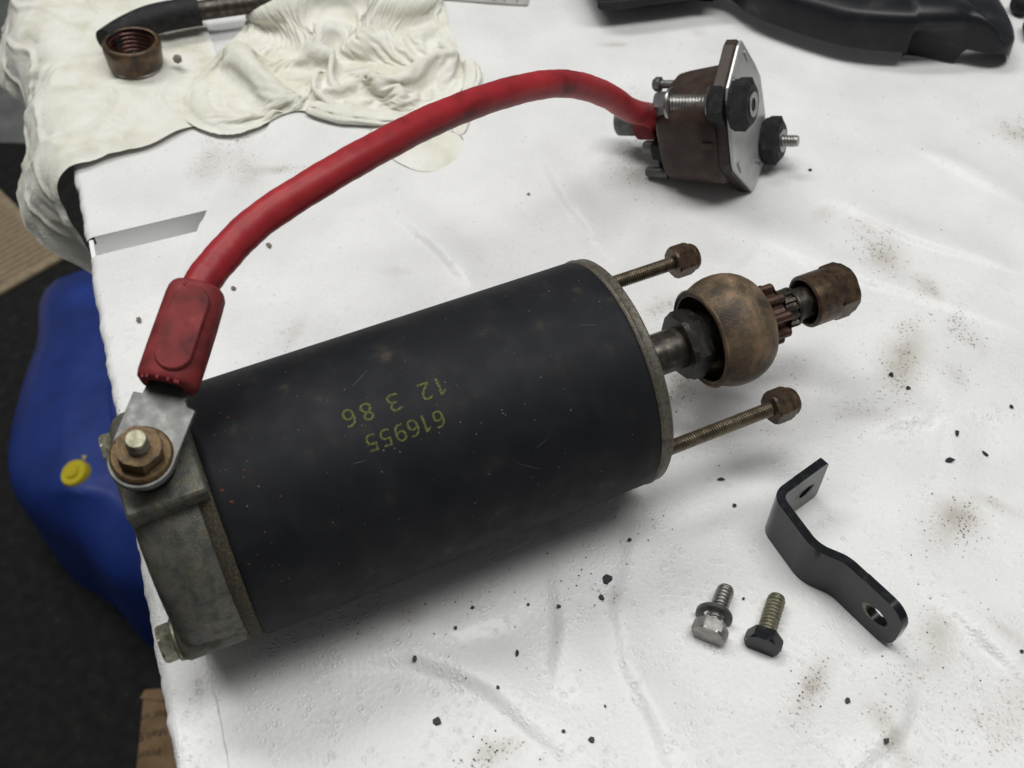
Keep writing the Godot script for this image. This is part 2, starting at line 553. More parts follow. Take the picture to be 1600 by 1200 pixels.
	m.albedo_texture = colour
	m.roughness = 0.40
	m.metallic_specular = 0.5
	m.heightmap_enabled = true
	m.heightmap_texture = height
	m.heightmap_scale = 0.06
	m.texture_repeat = false
	m.subsurf_scatter_enabled = false
	mats.foam = m


func speck(col: PackedByteArray, x: int, y: int, r: RandomNumberGenerator, al: float) -> void:
	var w := 1 if r.randf() < 0.6 else 2
	var hh := 1 if r.randf() < 0.6 else 2
	for dy in hh:
		for dx in w:
			var k := ((y + dy) * FW + x + dx) * 3
			col[k] = int(lerpf(col[k], 58, al))
			col[k + 1] = int(lerpf(col[k + 1], 50, al))
			col[k + 2] = int(lerpf(col[k + 2], 42, al))


# ------------------------------------------------------------------ build
func _ready() -> void:
	rng.seed = 42
	# camera
	var cam := Camera3D.new()
	cam.name = "camera"
	var bas := Basis(Vector3.RIGHT, -0.8714215) * Basis(Vector3.BACK, -0.0060731)
	cam.transform = Transform3D(bas, Vector3(0, 0.2908308, 0))
	cam.near = 0.02
	cam.far = 20.0
	var attr := CameraAttributesPhysical.new()
	attr.frustum_focal_length = 31.96
	attr.frustum_focus_distance = 0.33
	attr.exposure_aperture = 17.0
	attr.frustum_near = 0.02
	attr.frustum_far = 20.0
	cam.attributes = attr
	cam.fov = 41.15
	add_child(cam)
	# surroundings of the workshop: an even dim grey
	var we := WorldEnvironment.new()
	we.name = "surroundings"
	var env := Environment.new()
	env.background_mode = Environment.BG_COLOR
	env.background_color = lin(0.12, 0.121, 0.122)
	env.tonemap_mode = Environment.TONE_MAPPER_LINEAR
	env.tonemap_exposure = 1.02
	env.sdfgi_enabled = true
	env.ssao_enabled = true
	env.ssil_enabled = true
	we.environment = env
	add_child(we)
	make_materials()
	# lamps over the bench
	ceiling_lamp(Vector3(0.30, 1.25, -0.26), 0.0, Vector2(1.10, 0.34), 1.02, "long white fluorescent lamp hanging over the bench, to the right")
	ceiling_lamp(Vector3(-0.75, 1.6, -0.9), 0.0, Vector2(1.15, 0.26), 1.5, "long white fluorescent lamp hanging behind the bench, to the left")
	build_floor()
	build_bench()
	build_starter()
	build_cable()
	build_solenoid()
	build_loose_hardware()
	build_top_items()
	build_rag()
	build_floor_items()
	build_debris()


func ceiling_lamp(at: Vector3, turn: float, size: Vector2, energy: float, label: String) -> void:
	var t := thing("fluorescent_lamp", label, "lamp", at, turn)
	var b := Builder.new()
	b.box(Vector3(-size.x / 2 - 0.02, 0.006, -size.y / 2 - 0.02), Vector3(size.x / 2 + 0.02, 0.07, size.y / 2 + 0.02), 0.005)
	part(t, "housing", b, mats.housing)
	b = Builder.new()
	b.box(Vector3(-size.x / 2, -0.004, -size.y / 2), Vector3(size.x / 2, 0.004, size.y / 2), 0.001)
	part(t, "diffuser", b, mats.glow)
	var l := AreaLight3D.new()
	l.name = "lamp_light"
	l.area_size = size
	l.light_energy = energy
	l.light_color = Color(1.0, 0.995, 0.985)
	l.area_range = 6.0
	l.area_attenuation = 2.0
	l.shadow_enabled = true
	l.position = Vector3(0, -0.012, 0)
	l.rotation_degrees = Vector3(-90, 0, 0)
	t.add_child(l)


func build_floor() -> void:
	var b := Builder.new()
	b.box(Vector3(-4, -0.80, -5), Vector3(3, -0.754, 2), 0.0)
	structure(part(self, "floor", b, mats.concrete))
	b = Builder.new()
	b.x = Transform3D(Basis(), Vector3.ZERO)
	var p := PackedVector2Array([Vector2(-1.15, -1.42), Vector2(1.0, -1.30), Vector2(1.0, 0.9), Vector2(-1.6, 0.9)])
	b.x = Transform3D(Basis(Vector3(0, 1, 0), Vector3(1, 0, 0), Vector3(0, 0, 1)), Vector3(0, -0.753, 0))
	b.prism(p, 0.0, 0.008, 0.002)
	var o := part(self, "floor_mat", b, mats.floor_dark)
	tag(o, "dark charcoal floor mat far below the bench edge", "floor mat")


# left edge of the foam slabs runs along EDGE_D through EDGE_P
const EDGE_P := Vector2(-0.1811, -0.3272)
const EDGE_D := Vector2(0.3528, 0.9357)

const CREASES := [
	[0.0427, -0.1881, 0.0376, -0.1639, 0.0345, -0.1504, 0.0352, -0.1334, 0.0421, -0.1156, 0.0463, -0.0950],
	[0.014, -0.164, 0.0154, -0.1461, 0.0126, -0.1216],
	[0.0961, -0.3332, 0.1288, -0.3053, 0.1548, -0.2939, 0.1982, -0.269],
	[0.133, -0.3541, 0.1677, -0.3245, 0.2086, -0.3009],
	[0.1672, -0.4054, 0.197, -0.3714, 0.2229, -0.3446],
	[-0.0122, -0.4792, -0.0101, -0.4334, -0.0142, -0.3924],
	[0.0096, -0.3922, 0.0282, -0.3422, 0.0378, -0.3177],
	[0.1014, -0.2144, 0.138, -0.2255, 0.1858, -0.231],
	[0.1267, -0.1633, 0.1392, -0.1497, 0.153, -0.1306],
	[0.0734, -0.1251, 0.0959, -0.133, 0.1206, -0.1391, 0.138, -0.1453],
	[-0.0585, -0.134, -0.0317, -0.138, -0.0082, -0.1296, 0.0176, -0.1065],
	[-0.048, -0.1466, -0.0201, -0.1421, -0.0004, -0.1506],
	[0.0837, -0.3019, 0.0959, -0.3133, 0.1112, -0.3414],
	[-0.0495, -0.3429, -0.0263, -0.3144, -0.0153, -0.2954],
	[0.0932, -0.1024, 0.1108, -0.1152, 0.118, -0.1288],
	[0.1576, -0.2561, 0.1563, -0.2254, 0.1429, -0.1925],
]

func wrinkle(x: float, z: float) -> float:
	var a := 0.0
	var p := Vector2(x, z)
	# keep flat under the things that lie on the sheet
	var free := 1.0
	var ax := Vector2(cos(CAN_YAW), -sin(CAN_YAW))
	var c := Vector2(-0.0242, -0.1922)
	var q := p - c
	var along := q.dot(ax)
	var across := q.dot(Vector2(-ax.y, ax.x))
	free = minf(free, smoothstep(0.0, 0.03, Vector2(maxf(absf(along - 0.02) - 0.12, 0.0), maxf(absf(across) - 0.02, 0.0)).length()))
	for k in [[.094, -.168, .030], [.0630, -.149, .012], [.0787, -.146, .012], [.085, -.365, .035], [.15, -.48, .09], [-.09, -.44, .07], [-.16, -.36, .05]]:
		free = minf(free, smoothstep(0.0, 0.03, p.distance_to(Vector2(k[0], k[1])) - float(k[2])))
	# long soft creases
	for line in CREASES:
		var near := 1e9
		var side := 0.0
		var u := 0.0
		for k in range(0, line.size() - 2, 2):
			var p0 := Vector2(line[k], line[k + 1])
			var p1 := Vector2(line[k + 2], line[k + 3])
			var sd := seg_dist(p, p0, p1)
			if sd.x < near:
				near = sd.x
				side = signf((p1 - p0).cross(p - p0))
				u = (k / 2 + sd.y) / (line.size() / 2 - 1)
		near += 0.0016 * wn.get_noise_2d(x * 1.7, z * 1.7)
		var wide := 0.005 if side > 0.0 else 0.016
		var t := clampf(1.0 - near / wide, 0.0, 1.0)
		a = maxf(a, 0.0025 * t * t * (3.0 - 2.0 * t) * sqrt(maxf(0.0, sin(PI * clampf(u, 0.02, 0.98)))))
	a += 0.0009 * (0.5 + 0.5 * wn.get_noise_2d(x * 1.1 - 2.0, z * 0.8))
	a += 0.00022 * (0.5 + 0.5 * wn.get_noise_2d(x * 6.0, z * 6.0))
	return a * free


var wn: FastNoiseLite

func build_bench() -> void:
	wn = FastNoiseLite.new()
	wn.seed = 21
	wn.frequency = 13.0
	wn.fractal_octaves = 2
	var b := Builder.new()
	var turn := Basis(Vector3(EDGE_D.x, 0, EDGE_D.y), Vector3.UP, Vector3(-EDGE_D.y, 0, EDGE_D.x))   # x runs along the bench edge towards the viewer, z outwards to the left
	var at := Vector3(EDGE_P.x, 0, EDGE_P.y)
	b.x = Transform3D(turn, at)
	b.box(Vector3(-0.32, -0.075, -0.75), Vector3(0.42, -0.035, -0.012), 0.002)
	b.box(Vector3(-0.30, -0.75, -0.09), Vector3(-0.24, -0.0755, -0.03), 0.002)
	b.box(Vector3(0.33, -0.75, -0.09), Vector3(0.39, -0.0755, -0.03), 0.002)
	structure(part(self, "workbench", b, mats.bench_wood))
	# two slabs with an 8 mm gap; tops are gridded so that they share the foam texture
	var g := 0.0042
	slab("white foam slab under the rag at the upper left, behind the open joint", -0.32, -0.0006, turn, at)
	slab("white foam slab in front of the joint, along the left edge under the starter", 0.0117, 0.42, turn, at)
	# the wrapping sheet that lies over both
	var nx := 300
	var nz := 240
	var p := PackedVector3Array()
	var uvs := PackedVector2Array()
	var left := [Vector2(-0.09, -0.56), Vector2(-0.115, -0.402), Vector2(-0.1294, -0.3632), Vector2(-0.1335, -0.333), Vector2(-0.1365, -0.300), Vector2(-0.1395, -0.27), Vector2(-0.131, -0.235), Vector2(-0.1195, -0.205), Vector2(-0.105, -0.165), Vector2(-0.0885, -0.125), Vector2(-0.064, -0.06)]
	for i in nz + 1:
		var z := lerpf(-0.56, -0.062, float(i) / nz)
		var xl := 0.0
		for k in left.size() - 1:
			if z >= left[k].y - 1e-6 and z <= left[k + 1].y + 1e-6:
				xl = lerpf(left[k].x, left[k + 1].x, (z - left[k].y) / (left[k + 1].y - left[k].y))
		xl += 0.0006 * wn.get_noise_2d(z * 8.0, 4.0)
		for j in nx + 1:
			var x := lerpf(xl, 0.335, float(j) / nx)
			p.append(Vector3(x, wrinkle(x, z) * smoothstep(0.0, 0.03, x - xl), z))
	b = Builder.new()
	b.grid(p, nz + 1, nx + 1, false, 1.0)
	for k in b.v.size():
		b.uv[k] = Vector2((b.v[k].x - FX0) * FPX / FW, (b.v[k].z - FZ0) * FPX / FH)
	# thickness along the left edge
	for i in nz:
		var a := p[i * (nx + 1)]
		var c := p[(i + 1) * (nx + 1)]
		var k := b.v.size()
		var t := Vector2((a.x - FX0) * FPX / FW, (a.z - FZ0) * FPX / FH)
		b.vert(a, Vector3(-1, 0.3, 0), t)
		b.vert(c, Vector3(-1, 0.3, 0), t)
		b.vert(c - Vector3(0.0001, 0.0013, 0), Vector3(-1, 0, 0), t)
		b.vert(a - Vector3(0.0001, 0.0013, 0), Vector3(-1, 0, 0), t)
		b.face(k, k + 1, k + 2)
		b.face(k, k + 2, k + 3)
	var o := part(self, "foam_sheet", b, mats.foam)
	tag(o, "thin creased white packing foam sheet, dirty with smudges, spread under the starter and hardware", "foam sheet")


func slab(label: String, s0: float, s1: float, turn: Basis, at: Vector3) -> void:
	var b := Builder.new()
	b.x = Transform3D(turn, at)
	var r := 0.0035
	var top := -0.0015
	# cross-section from the top to the rounded left edge and down
	var sec := [Vector2(-0.75, top), Vector2(-0.35, top), Vector2(-0.06, top), Vector2(-r * 2, top)]
	for k in 5:
		var t := PI / 2 * k / 4.0
		sec.append(Vector2(-r + r * sin(t), top - r + r * cos(t)))
	sec.append(Vector2(0.0, -0.02))
	sec.append(Vector2(-0.001, -0.034))
	var steps := 160
	var p := PackedVector3Array()
	for i in steps + 1:
		var s := lerpf(s0, s1, float(i) / steps)
		for k in sec.size():
			var jag := 0.0
			if k >= 4:
				jag = 0.0006 * wn.get_noise_2d(s * 30.0, k * 0.02) + 0.0008 * wn.get_noise_2d(s * 4.0, 9.0)
			p.append(Vector3(s, sec[k].y, sec[k].x + jag))
	b.grid(p, steps + 1, sec.size(), false, -1.0)
	for k in b.v.size():
		b.uv[k] = Vector2((b.v[k].x - FX0) * FPX / FW, (b.v[k].z - FZ0) * FPX / FH)
	var o := part(self, "foam_slab", b, mats.foam)
	if o.name != "foam_slab":
		o.name = "foam_slab_001"
	tag(o, label, "foam slab", "foam slabs on the bench")
	# the sawn ends towards the joint
	var e := Builder.new()
	e.x = Transform3D(turn, at)
	for s in [s0, s1]:
		var d := -1.0 if s == s0 else 1.0
		var poly := PackedVector3Array()
		e.quad(Vector3(s, top - 0.0002, -0.75), Vector3(s, top - 0.0002, -0.004), Vector3(s, -0.034, -0.004), Vector3(s, -0.034, -0.75), Vector3(d, 0, 0))
		e.quad(Vector3(s, top - 0.004, -0.004), Vector3(s, top - 0.004, -0.0004), Vector3(s, -0.034, -0.0008), Vector3(s, -0.034, -0.004), Vector3(d, 0, 0))
	part(o, "sawn_end", e, mats.foam_cut)
	if s1 > 0.1:
		e = Builder.new()
		e.x = Transform3D(turn, at)
		e.box(Vector3(s0 - 0.0120, -0.034, -0.60), Vector3(s0 - 0.0002, -0.0180, -0.001), 0.0003)
		e.box(Vector3(s0 - 0.0122, -0.034, -0.0032), Vector3(s0 - 0.0001, -0.0026, -0.0014), 0.0002)
		part(o, "lower_layer", e, mats.foam_cut)


# frame of the terminal on the starter end cap, in the starter's own axes: x outwards, y along the can, z round the can
func term_frame(th := 75.0) -> Transform3D:
	var s := sin(deg_to_rad(th))
	var c := cos(deg_to_rad(th))
	return Transform3D(Basis(Vector3(0, s, c), Vector3(1, 0, 0), Vector3(0, c, -s)), Vector3(0, CAN_R, 0))


func starter_x() -> Transform3D:
	return Transform3D(Basis(Vector3.UP, CAN_YAW), Vector3(-0.0242, 0, -0.1922264))


func build_starter() -> void:
	var t := thing("starter_motor", "black cylindrical starter motor with grey end cap, lying in the middle of the foam", "starter motor", Vector3(-0.0242, 0, -0.1922264), CAN_YAW)
	var ax := Transform3D(Basis(), Vector3(0, CAN_R, 0))
	var b := Builder.new()
	b.x = ax
	var prof := [Vector2(-0.0666, 0.0345), Vector2(-0.0666, 0.0374)]
	prof.append(Vector2(-0.0658, 0.0380))
	for i in 30:
		var xx := lerpf(-0.0645, 0.0575, i / 29.0)
		prof.append(Vector2(xx, 0.0380))
	prof.append_array([Vector2(0.0585, 0.0378), Vector2(0.0587, 0.0372), Vector2(0.0587, 0.034)])
	b.lathe(prof, 160)
	part(t, "can", b, mats.can_paint)
	var dust := Builder.new()
	var rust := Builder.new()
	for i in 150:
		var xx := rng.randf_range(-0.064, 0.056)
		var th := deg_to_rad(rng.randf_range(5.0, 125.0))
		var sz := rng.randf_range(0.00006, 0.00017) if i < 130 else rng.randf_range(0.0002, 0.0004)
		var k := i < 112
		if not k:
			xx = -0.064 + absf(rng.randfn(0.0, 0.008))
		spot(dust if k else rust, xx, th, sz, sz * rng.randf_range(0.7, 1.6), rng.randf() * PI)
	for i in 5:
		spot(dust, rng.randf_range(-0.05, 0.05), deg_to_rad(rng.randf_range(15.0, 110.0)), 0.000028, rng.randf_range(0.002, 0.006), rng.randf_range(0.9, 2.2))
	for q in [dust, rust]:
		var o := part(t, "dust_specks" if q == dust else "rust_spots", q, mats.dust if q == dust else mats.rust_spot)
		o.set_meta("kind", "stuff")
	# stamped figures, upside down as seen from the front
	digits(t, "date_stamp", "12 3 86", [[1.6, "1"], [-2.6, "2"], [-12.0, "3"], [-19.6, "8"], [-24.6, "6"]], 76.3, 0.0072)
	digits(t, "serial_stamp", "616955", [[-2.2, "6"], [-6.2, "1"], [-9.6, "6"], [-13.4, "9"], [-17.6, "5"], [-21.6, "5"]], 63.0, 0.0066)
	# front flange
	b = Builder.new()
	b.x = ax
	b.lathe([Vector2(0.0588, 0.030), Vector2(0.0588, 0.0377), Vector2(0.0592, 0.0381), Vector2(0.0598, 0.0383), Vector2(0.0601, 0.0381), Vector2(0.0604, 0.0379), Vector2(0.0625, 0.0379), Vector2(0.0632, 0.0372), Vector2(0.0632, 0.020), Vector2(0.0650, 0.0135), Vector2(0.0650, 0.0)], 128, 0.8)
	part(t, "front_flange", b, mats.flange_alloy)
	# nose sleeve
	b = Builder.new()
	b.x = ax
	b.lathe([Vector2(0.064, 0.0085), Vector2(0.0665, 0.0077), Vector2(0.068, 0.0074), Vector2(0.0755, 0.0074), Vector2(0.0758, 0.0071), Vector2(0.0885, 0.0071)], 48)
	part(t, "nose_sleeve", b, mats.dark_steel)
	b = Builder.new()
	b.x = ax
	b.hexa(0.0872, 0.0945, 0.0120, 0.10)
	b.lathe([Vector2(0.0945, 0.0088), Vector2(0.113, 0.0088)], 36)
	part(t, "hex_nut", b, mats.black_steel)
	# drive cup, open towards the can
	b = Builder.new()
	b.x = ax
	var cup := [Vector2(0.1145, 0.0), Vector2(0.1145, 0.0135), Vector2(0.1125, 0.0155), Vector2(0.108, 0.0172), Vector2(0.101, 0.0170), Vector2(0.0962, 0.0160), Vector2(0.0956, 0.0161), Vector2(0.0954, 0.0166), Vector2(0.0958, 0.0172)]
	for k in 10:
		var a := lerpf(-1.05, 0.95, k / 9.0)
		cup.append(Vector2(0.1062 + 0.0120 * sin(a), 0.0106 + 0.0087 * cos(a)))
	cup.append_array([Vector2(0.1178, 0.0128), Vector2(0.1182, 0.0118), Vector2(0.1182, 0.0)])
	b.lathe(cup, 96, 0.6)
	part(t, "drive_cup", b, mats.rusty_cup)
	# pinion
	var gear := PackedVector2Array()
	for k in 9:
		for q in [[0.0, .0076], [.22, .0078], [.30, .0102], [.42, .0108], [.58, .0108], [.70, .0102], [.78, .0078]]:
			var a: float = TAU * (k + float(q[0])) / 9.0 + 0.55
			gear.append(Vector2(cos(a), sin(a)) * float(q[1]))
	b = Builder.new()
	b.x = ax
	b.prism(gear, 0.1172, 0.1255, 0.0004)
	part(t, "pinion_gear", b, mats.red_brown_steel)
	# splined collar
	gear = PackedVector2Array()
	for k in 14:
		for q in [[0.0, .0060], [.35, .0060], [.5, .0069], [.85, .0069]]:
			var a: float = TAU * (k + float(q[0])) / 14.0
			gear.append(Vector2(cos(a), sin(a)) * float(q[1]))
	b = Builder.new()
	b.x = ax
	b.prism(gear, 0.1250, 0.1312, 0.0003)
	b.lathe([Vector2(0.1312, 0.0), Vector2(0.1312, 0.0066), Vector2(0.1316, 0.0070), Vector2(0.1323, 0.0070), Vector2(0.1327, 0.0066), Vector2(0.1327, 0.0)], 36)
	part(t, "splined_collar", b, mats.dark_steel)
	b = Builder.new()
	b.x = ax
	b.lathe([Vector2(0.1320, 0.0056), Vector2(0.147, 0.0056)], 36)
	part(t, "shaft", b, mats.dark_steel)
	# end stop, hollow towards the pinion, hexagonal outside
	b = Builder.new()
	b.x = ax
	b.lathe([Vector2(0.1450, 0.0), Vector2(0.1450, 0.0074), Vector2(0.1378, 0.0077), Vector2(0.1373, 0.0081), Vector2(0.1373, 0.0087), Vector2(0.1379, 0.0093), Vector2(0.1473, 0.0093), Vector2(0.1477, 0.0090)], 48)
	part(t, "end_stop", b, mats.brown_nut)
	b = Builder.new()
	b.x = ax
	b.hexa(0.1474, 0.1545, 0.0099, 0.2, 0.99, 0.9)
	b.lathe([Vector2(0.1545, 0.0055), Vector2(0.1539, 0.0050), Vector2(0.1539, 0.0)], 30)
	part(t, "end_nut", b, mats.brown_nut)
	# through bolts
	for q in [[168.0, 0.1020, 0.3], [-16.0, 0.1057, 0.1]]:
		var th := deg_to_rad(q[0])
		var off := Transform3D(Basis(), Vector3(0, CAN_R + 0.031 * sin(th), 0.031 * cos(th)))
		b = Builder.new()
		b.x = off
		b.thread(0.062, float(q[1]) + 0.003, 0.00245, 0.00085, 0.0004)
		var rod := part(t, "through_bolt", b, mats.rod_steel)
		b = Builder.new()
		b.x = off
		b.hexa(q[1], float(q[1]) + 0.0068, 0.0058, q[2])
		b.lathe([Vector2(float(q[1]) + 0.0064, 0.0048), Vector2(float(q[1]) + 0.0082, 0.0048), Vector2(float(q[1]) + 0.0092, 0.0041), Vector2(float(q[1]) + 0.0094, 0.0028), Vector2(float(q[1]) + 0.0088, 0.0)], 36)
		part(rod, "lock_nut", b, mats.brown_nut)
	# end cap
	b = Builder.new()
	b.x = ax
	b.lathe([Vector2(-0.0667, 0.030), Vector2(-0.0667, 0.0372), Vector2(-0.0672, 0.0376), Vector2(-0.0700, 0.0376), Vector2(-0.0706, 0.0371), Vector2(-0.0708, 0.035)], 128)
	part(t, "cap_ring", b, mats.speckled_ring)
	b = Builder.new()
	b.x = ax
	b.lathe([Vector2(-0.0704, 0.034), Vector2(-0.0706, 0.0368), Vector2(-0.0716, 0.0372), Vector2(-0.078, 0.0368), Vector2(-0.0840, 0.0362), Vector2(-0.0862, 0.0354), Vector2(-0.0874, 0.0338), Vector2(-0.0880, 0.031), Vector2(-0.0880, 0.0)], 128, 0.6)
	# bosses round the through bolts
	for thd in [168.0, -16.0]:
		var th := deg_to_rad(thd)
		b.x = Transform3D(Basis(), Vector3(0, CAN_R + 0.0315 * sin(th), 0.0315 * cos(th)))
		b.lathe([Vector2(-0.0712, 0.0), Vector2(-0.0712, 0.0066), Vector2(-0.087, 0.0064), Vector2(-0.0885, 0.0056), Vector2(-0.0885, 0.0)], 36)
	part(t, "end_cap", b, mats.cast_alloy)
	for q in [[-16.0, "olive_bolt"], [168.0, "olive_bolt"]]:
		var th := deg_to_rad(q[0])
		b = Builder.new()
		b.x = Transform3D(Basis(), Vector3(0, CAN_R + 0.031 * sin(th), 0.031 * cos(th)))
		b.lathe([Vector2(-0.0886, 0.0), Vector2(-0.0886, 0.0062), Vector2(-0.0893, 0.0062), Vector2(-0.0896, 0.0058), Vector2(-0.0896, 0.0)], 40)
		b.hexa(-0.0935, -0.0894, 0.0054, 0.1)
		part(t, "bolt_head", b, mats[q[1]])
	# terminal pad on the cap, with its stud
	b = Builder.new()
	var tf := term_frame()
	b.x = tf
	var pad := PackedVector2Array([Vector2(-0.0874, -0.0098), Vector2(-0.0672, -0.0098), Vector2(-0.0672, 0.0105), Vector2(-0.0874, 0.0105)])
	b.prism(pad, 0.030, 0.0428, 0.0008)
	part(t, "terminal_pad", b, mats.cast_alloy)
	b = Builder.new()
	b.x = tf.translated_local(Vector3(0, -0.0788, 0.0010))
	b.lathe([Vector2(0.0426, 0.0066), Vector2(0.0445, 0.0066), Vector2(0.0447, 0.0056), Vector2(0.0494, 0.0056)], 40)
	part(t, "insulator", b, mats.black_rubber)
	b = Builder.new()
	var lean := Transform3D(Basis(Vector3(0, 0, 1), 0.07), Vector3(0.0515, 0, 0))
	b.x = tf.translated_local(Vector3(0, -0.0788, 0.0010)) * lean
	b.lathe([Vector2(-0.0002, 0.0), Vector2(-0.0002, 0.0074), Vector2(0.0006, 0.0076), Vector2(0.0012, 0.0070), Vector2(0.0012, 0.0)], 48)
	part(t, "washer", b, mats.yellow_zinc)
	b = Builder.new()
	b.x = tf.translated_local(Vector3(0, -0.0788, 0.0010)) * lean
	b.hexa(0.0012, 0.0056, 0.0060, 0.45, 0.98, 0.9)
	part(t, "terminal_nut", b, mats.yellow_zinc)
	b = Builder.new()
	b.x = tf.translated_local(Vector3(0, -0.0788, 0.0010)) * lean
	b.thread(-0.012, 0.0098, 0.0027, 0.0011, 0.0004)
	part(t, "terminal_stud", b, mats.olive_bolt)


# a small fleck on the can's surface: half sizes along and round the can, turned by a
func spot(b: Builder, xx: float, th: float, sa: float, sb: float, a: float) -> void:
	var q := []
	var k := 6
	for i in k:
		var c := TAU * i / k
		var d := Vector2(cos(c) * sa, sin(c) * sb).rotated(a)
		var t := th + d.y / CAN_R
		var r := CAN_R + 0.00005
		q.append([Vector3(xx + d.x, CAN_R + r * sin(t), r * cos(t)), Vector3(0, sin(t), cos(t))])
	var base := b.v.size()
	for e in q:
		b.vert(e[0], e[1])
	for i in range(1, k - 1):
		b.face(base, base + i, base + i + 1)


# figures laid round the can: text reads towards -x, its top towards the viewer
func digits(t: Node3D, called: String, text: String, places: Array, base_deg: float, size: float) -> void:
	var b := Builder.new()
	var font := SystemFont.new()
	font.font_names = PackedStringArray(["Droid Sans Mono"])
	var bold := FontVariation.new()
	bold.base_font = font
	bold.variation_embolden = 0.12
	for q in places:
		var tm := TextMesh.new()
		tm.font = bold
		tm.text = q[1]
		tm.font_size = 64
		tm.pixel_size = size / 64.0
		tm.depth = 0.0001
		tm.horizontal_alignment = HORIZONTAL_ALIGNMENT_LEFT
		tm.vertical_alignment = VERTICAL_ALIGNMENT_BOTTOM
		var arr := tm.get_mesh_arrays() if not tm.get_mesh_arrays().is_empty() else tm.surface_get_arrays(0)
		var vs: PackedVector3Array = arr[Mesh.ARRAY_VERTEX]
		var idx: PackedInt32Array = arr[Mesh.ARRAY_INDEX]
		var lo := 1e9
		for p in vs:
			lo = minf(lo, p.y)
		var base := b.v.size()
		for p in vs:
			var th := deg_to_rad(base_deg) - (p.y - lo) / CAN_R
			var xx: float = float(q[0]) / 1000.0 - p.x
			var r := CAN_R + 0.00007
			b.vert(Vector3(xx, CAN_R + r * sin(th), r * cos(th)), Vector3(0, sin(th), cos(th)))
		for i in range(0, idx.size(), 3):
			var a := base + idx[i]
			var bb := base + idx[i + 1]
			var c := base + idx[i + 2]
			# only the front faces of the letters
			if vs[idx[i]].z < 0.0 or vs[idx[i + 1]].z < 0.0 or vs[idx[i + 2]].z < 0.0:
				continue
			b.face(a, bb, c)
	part(t, called, b, mats.stamp_ink)


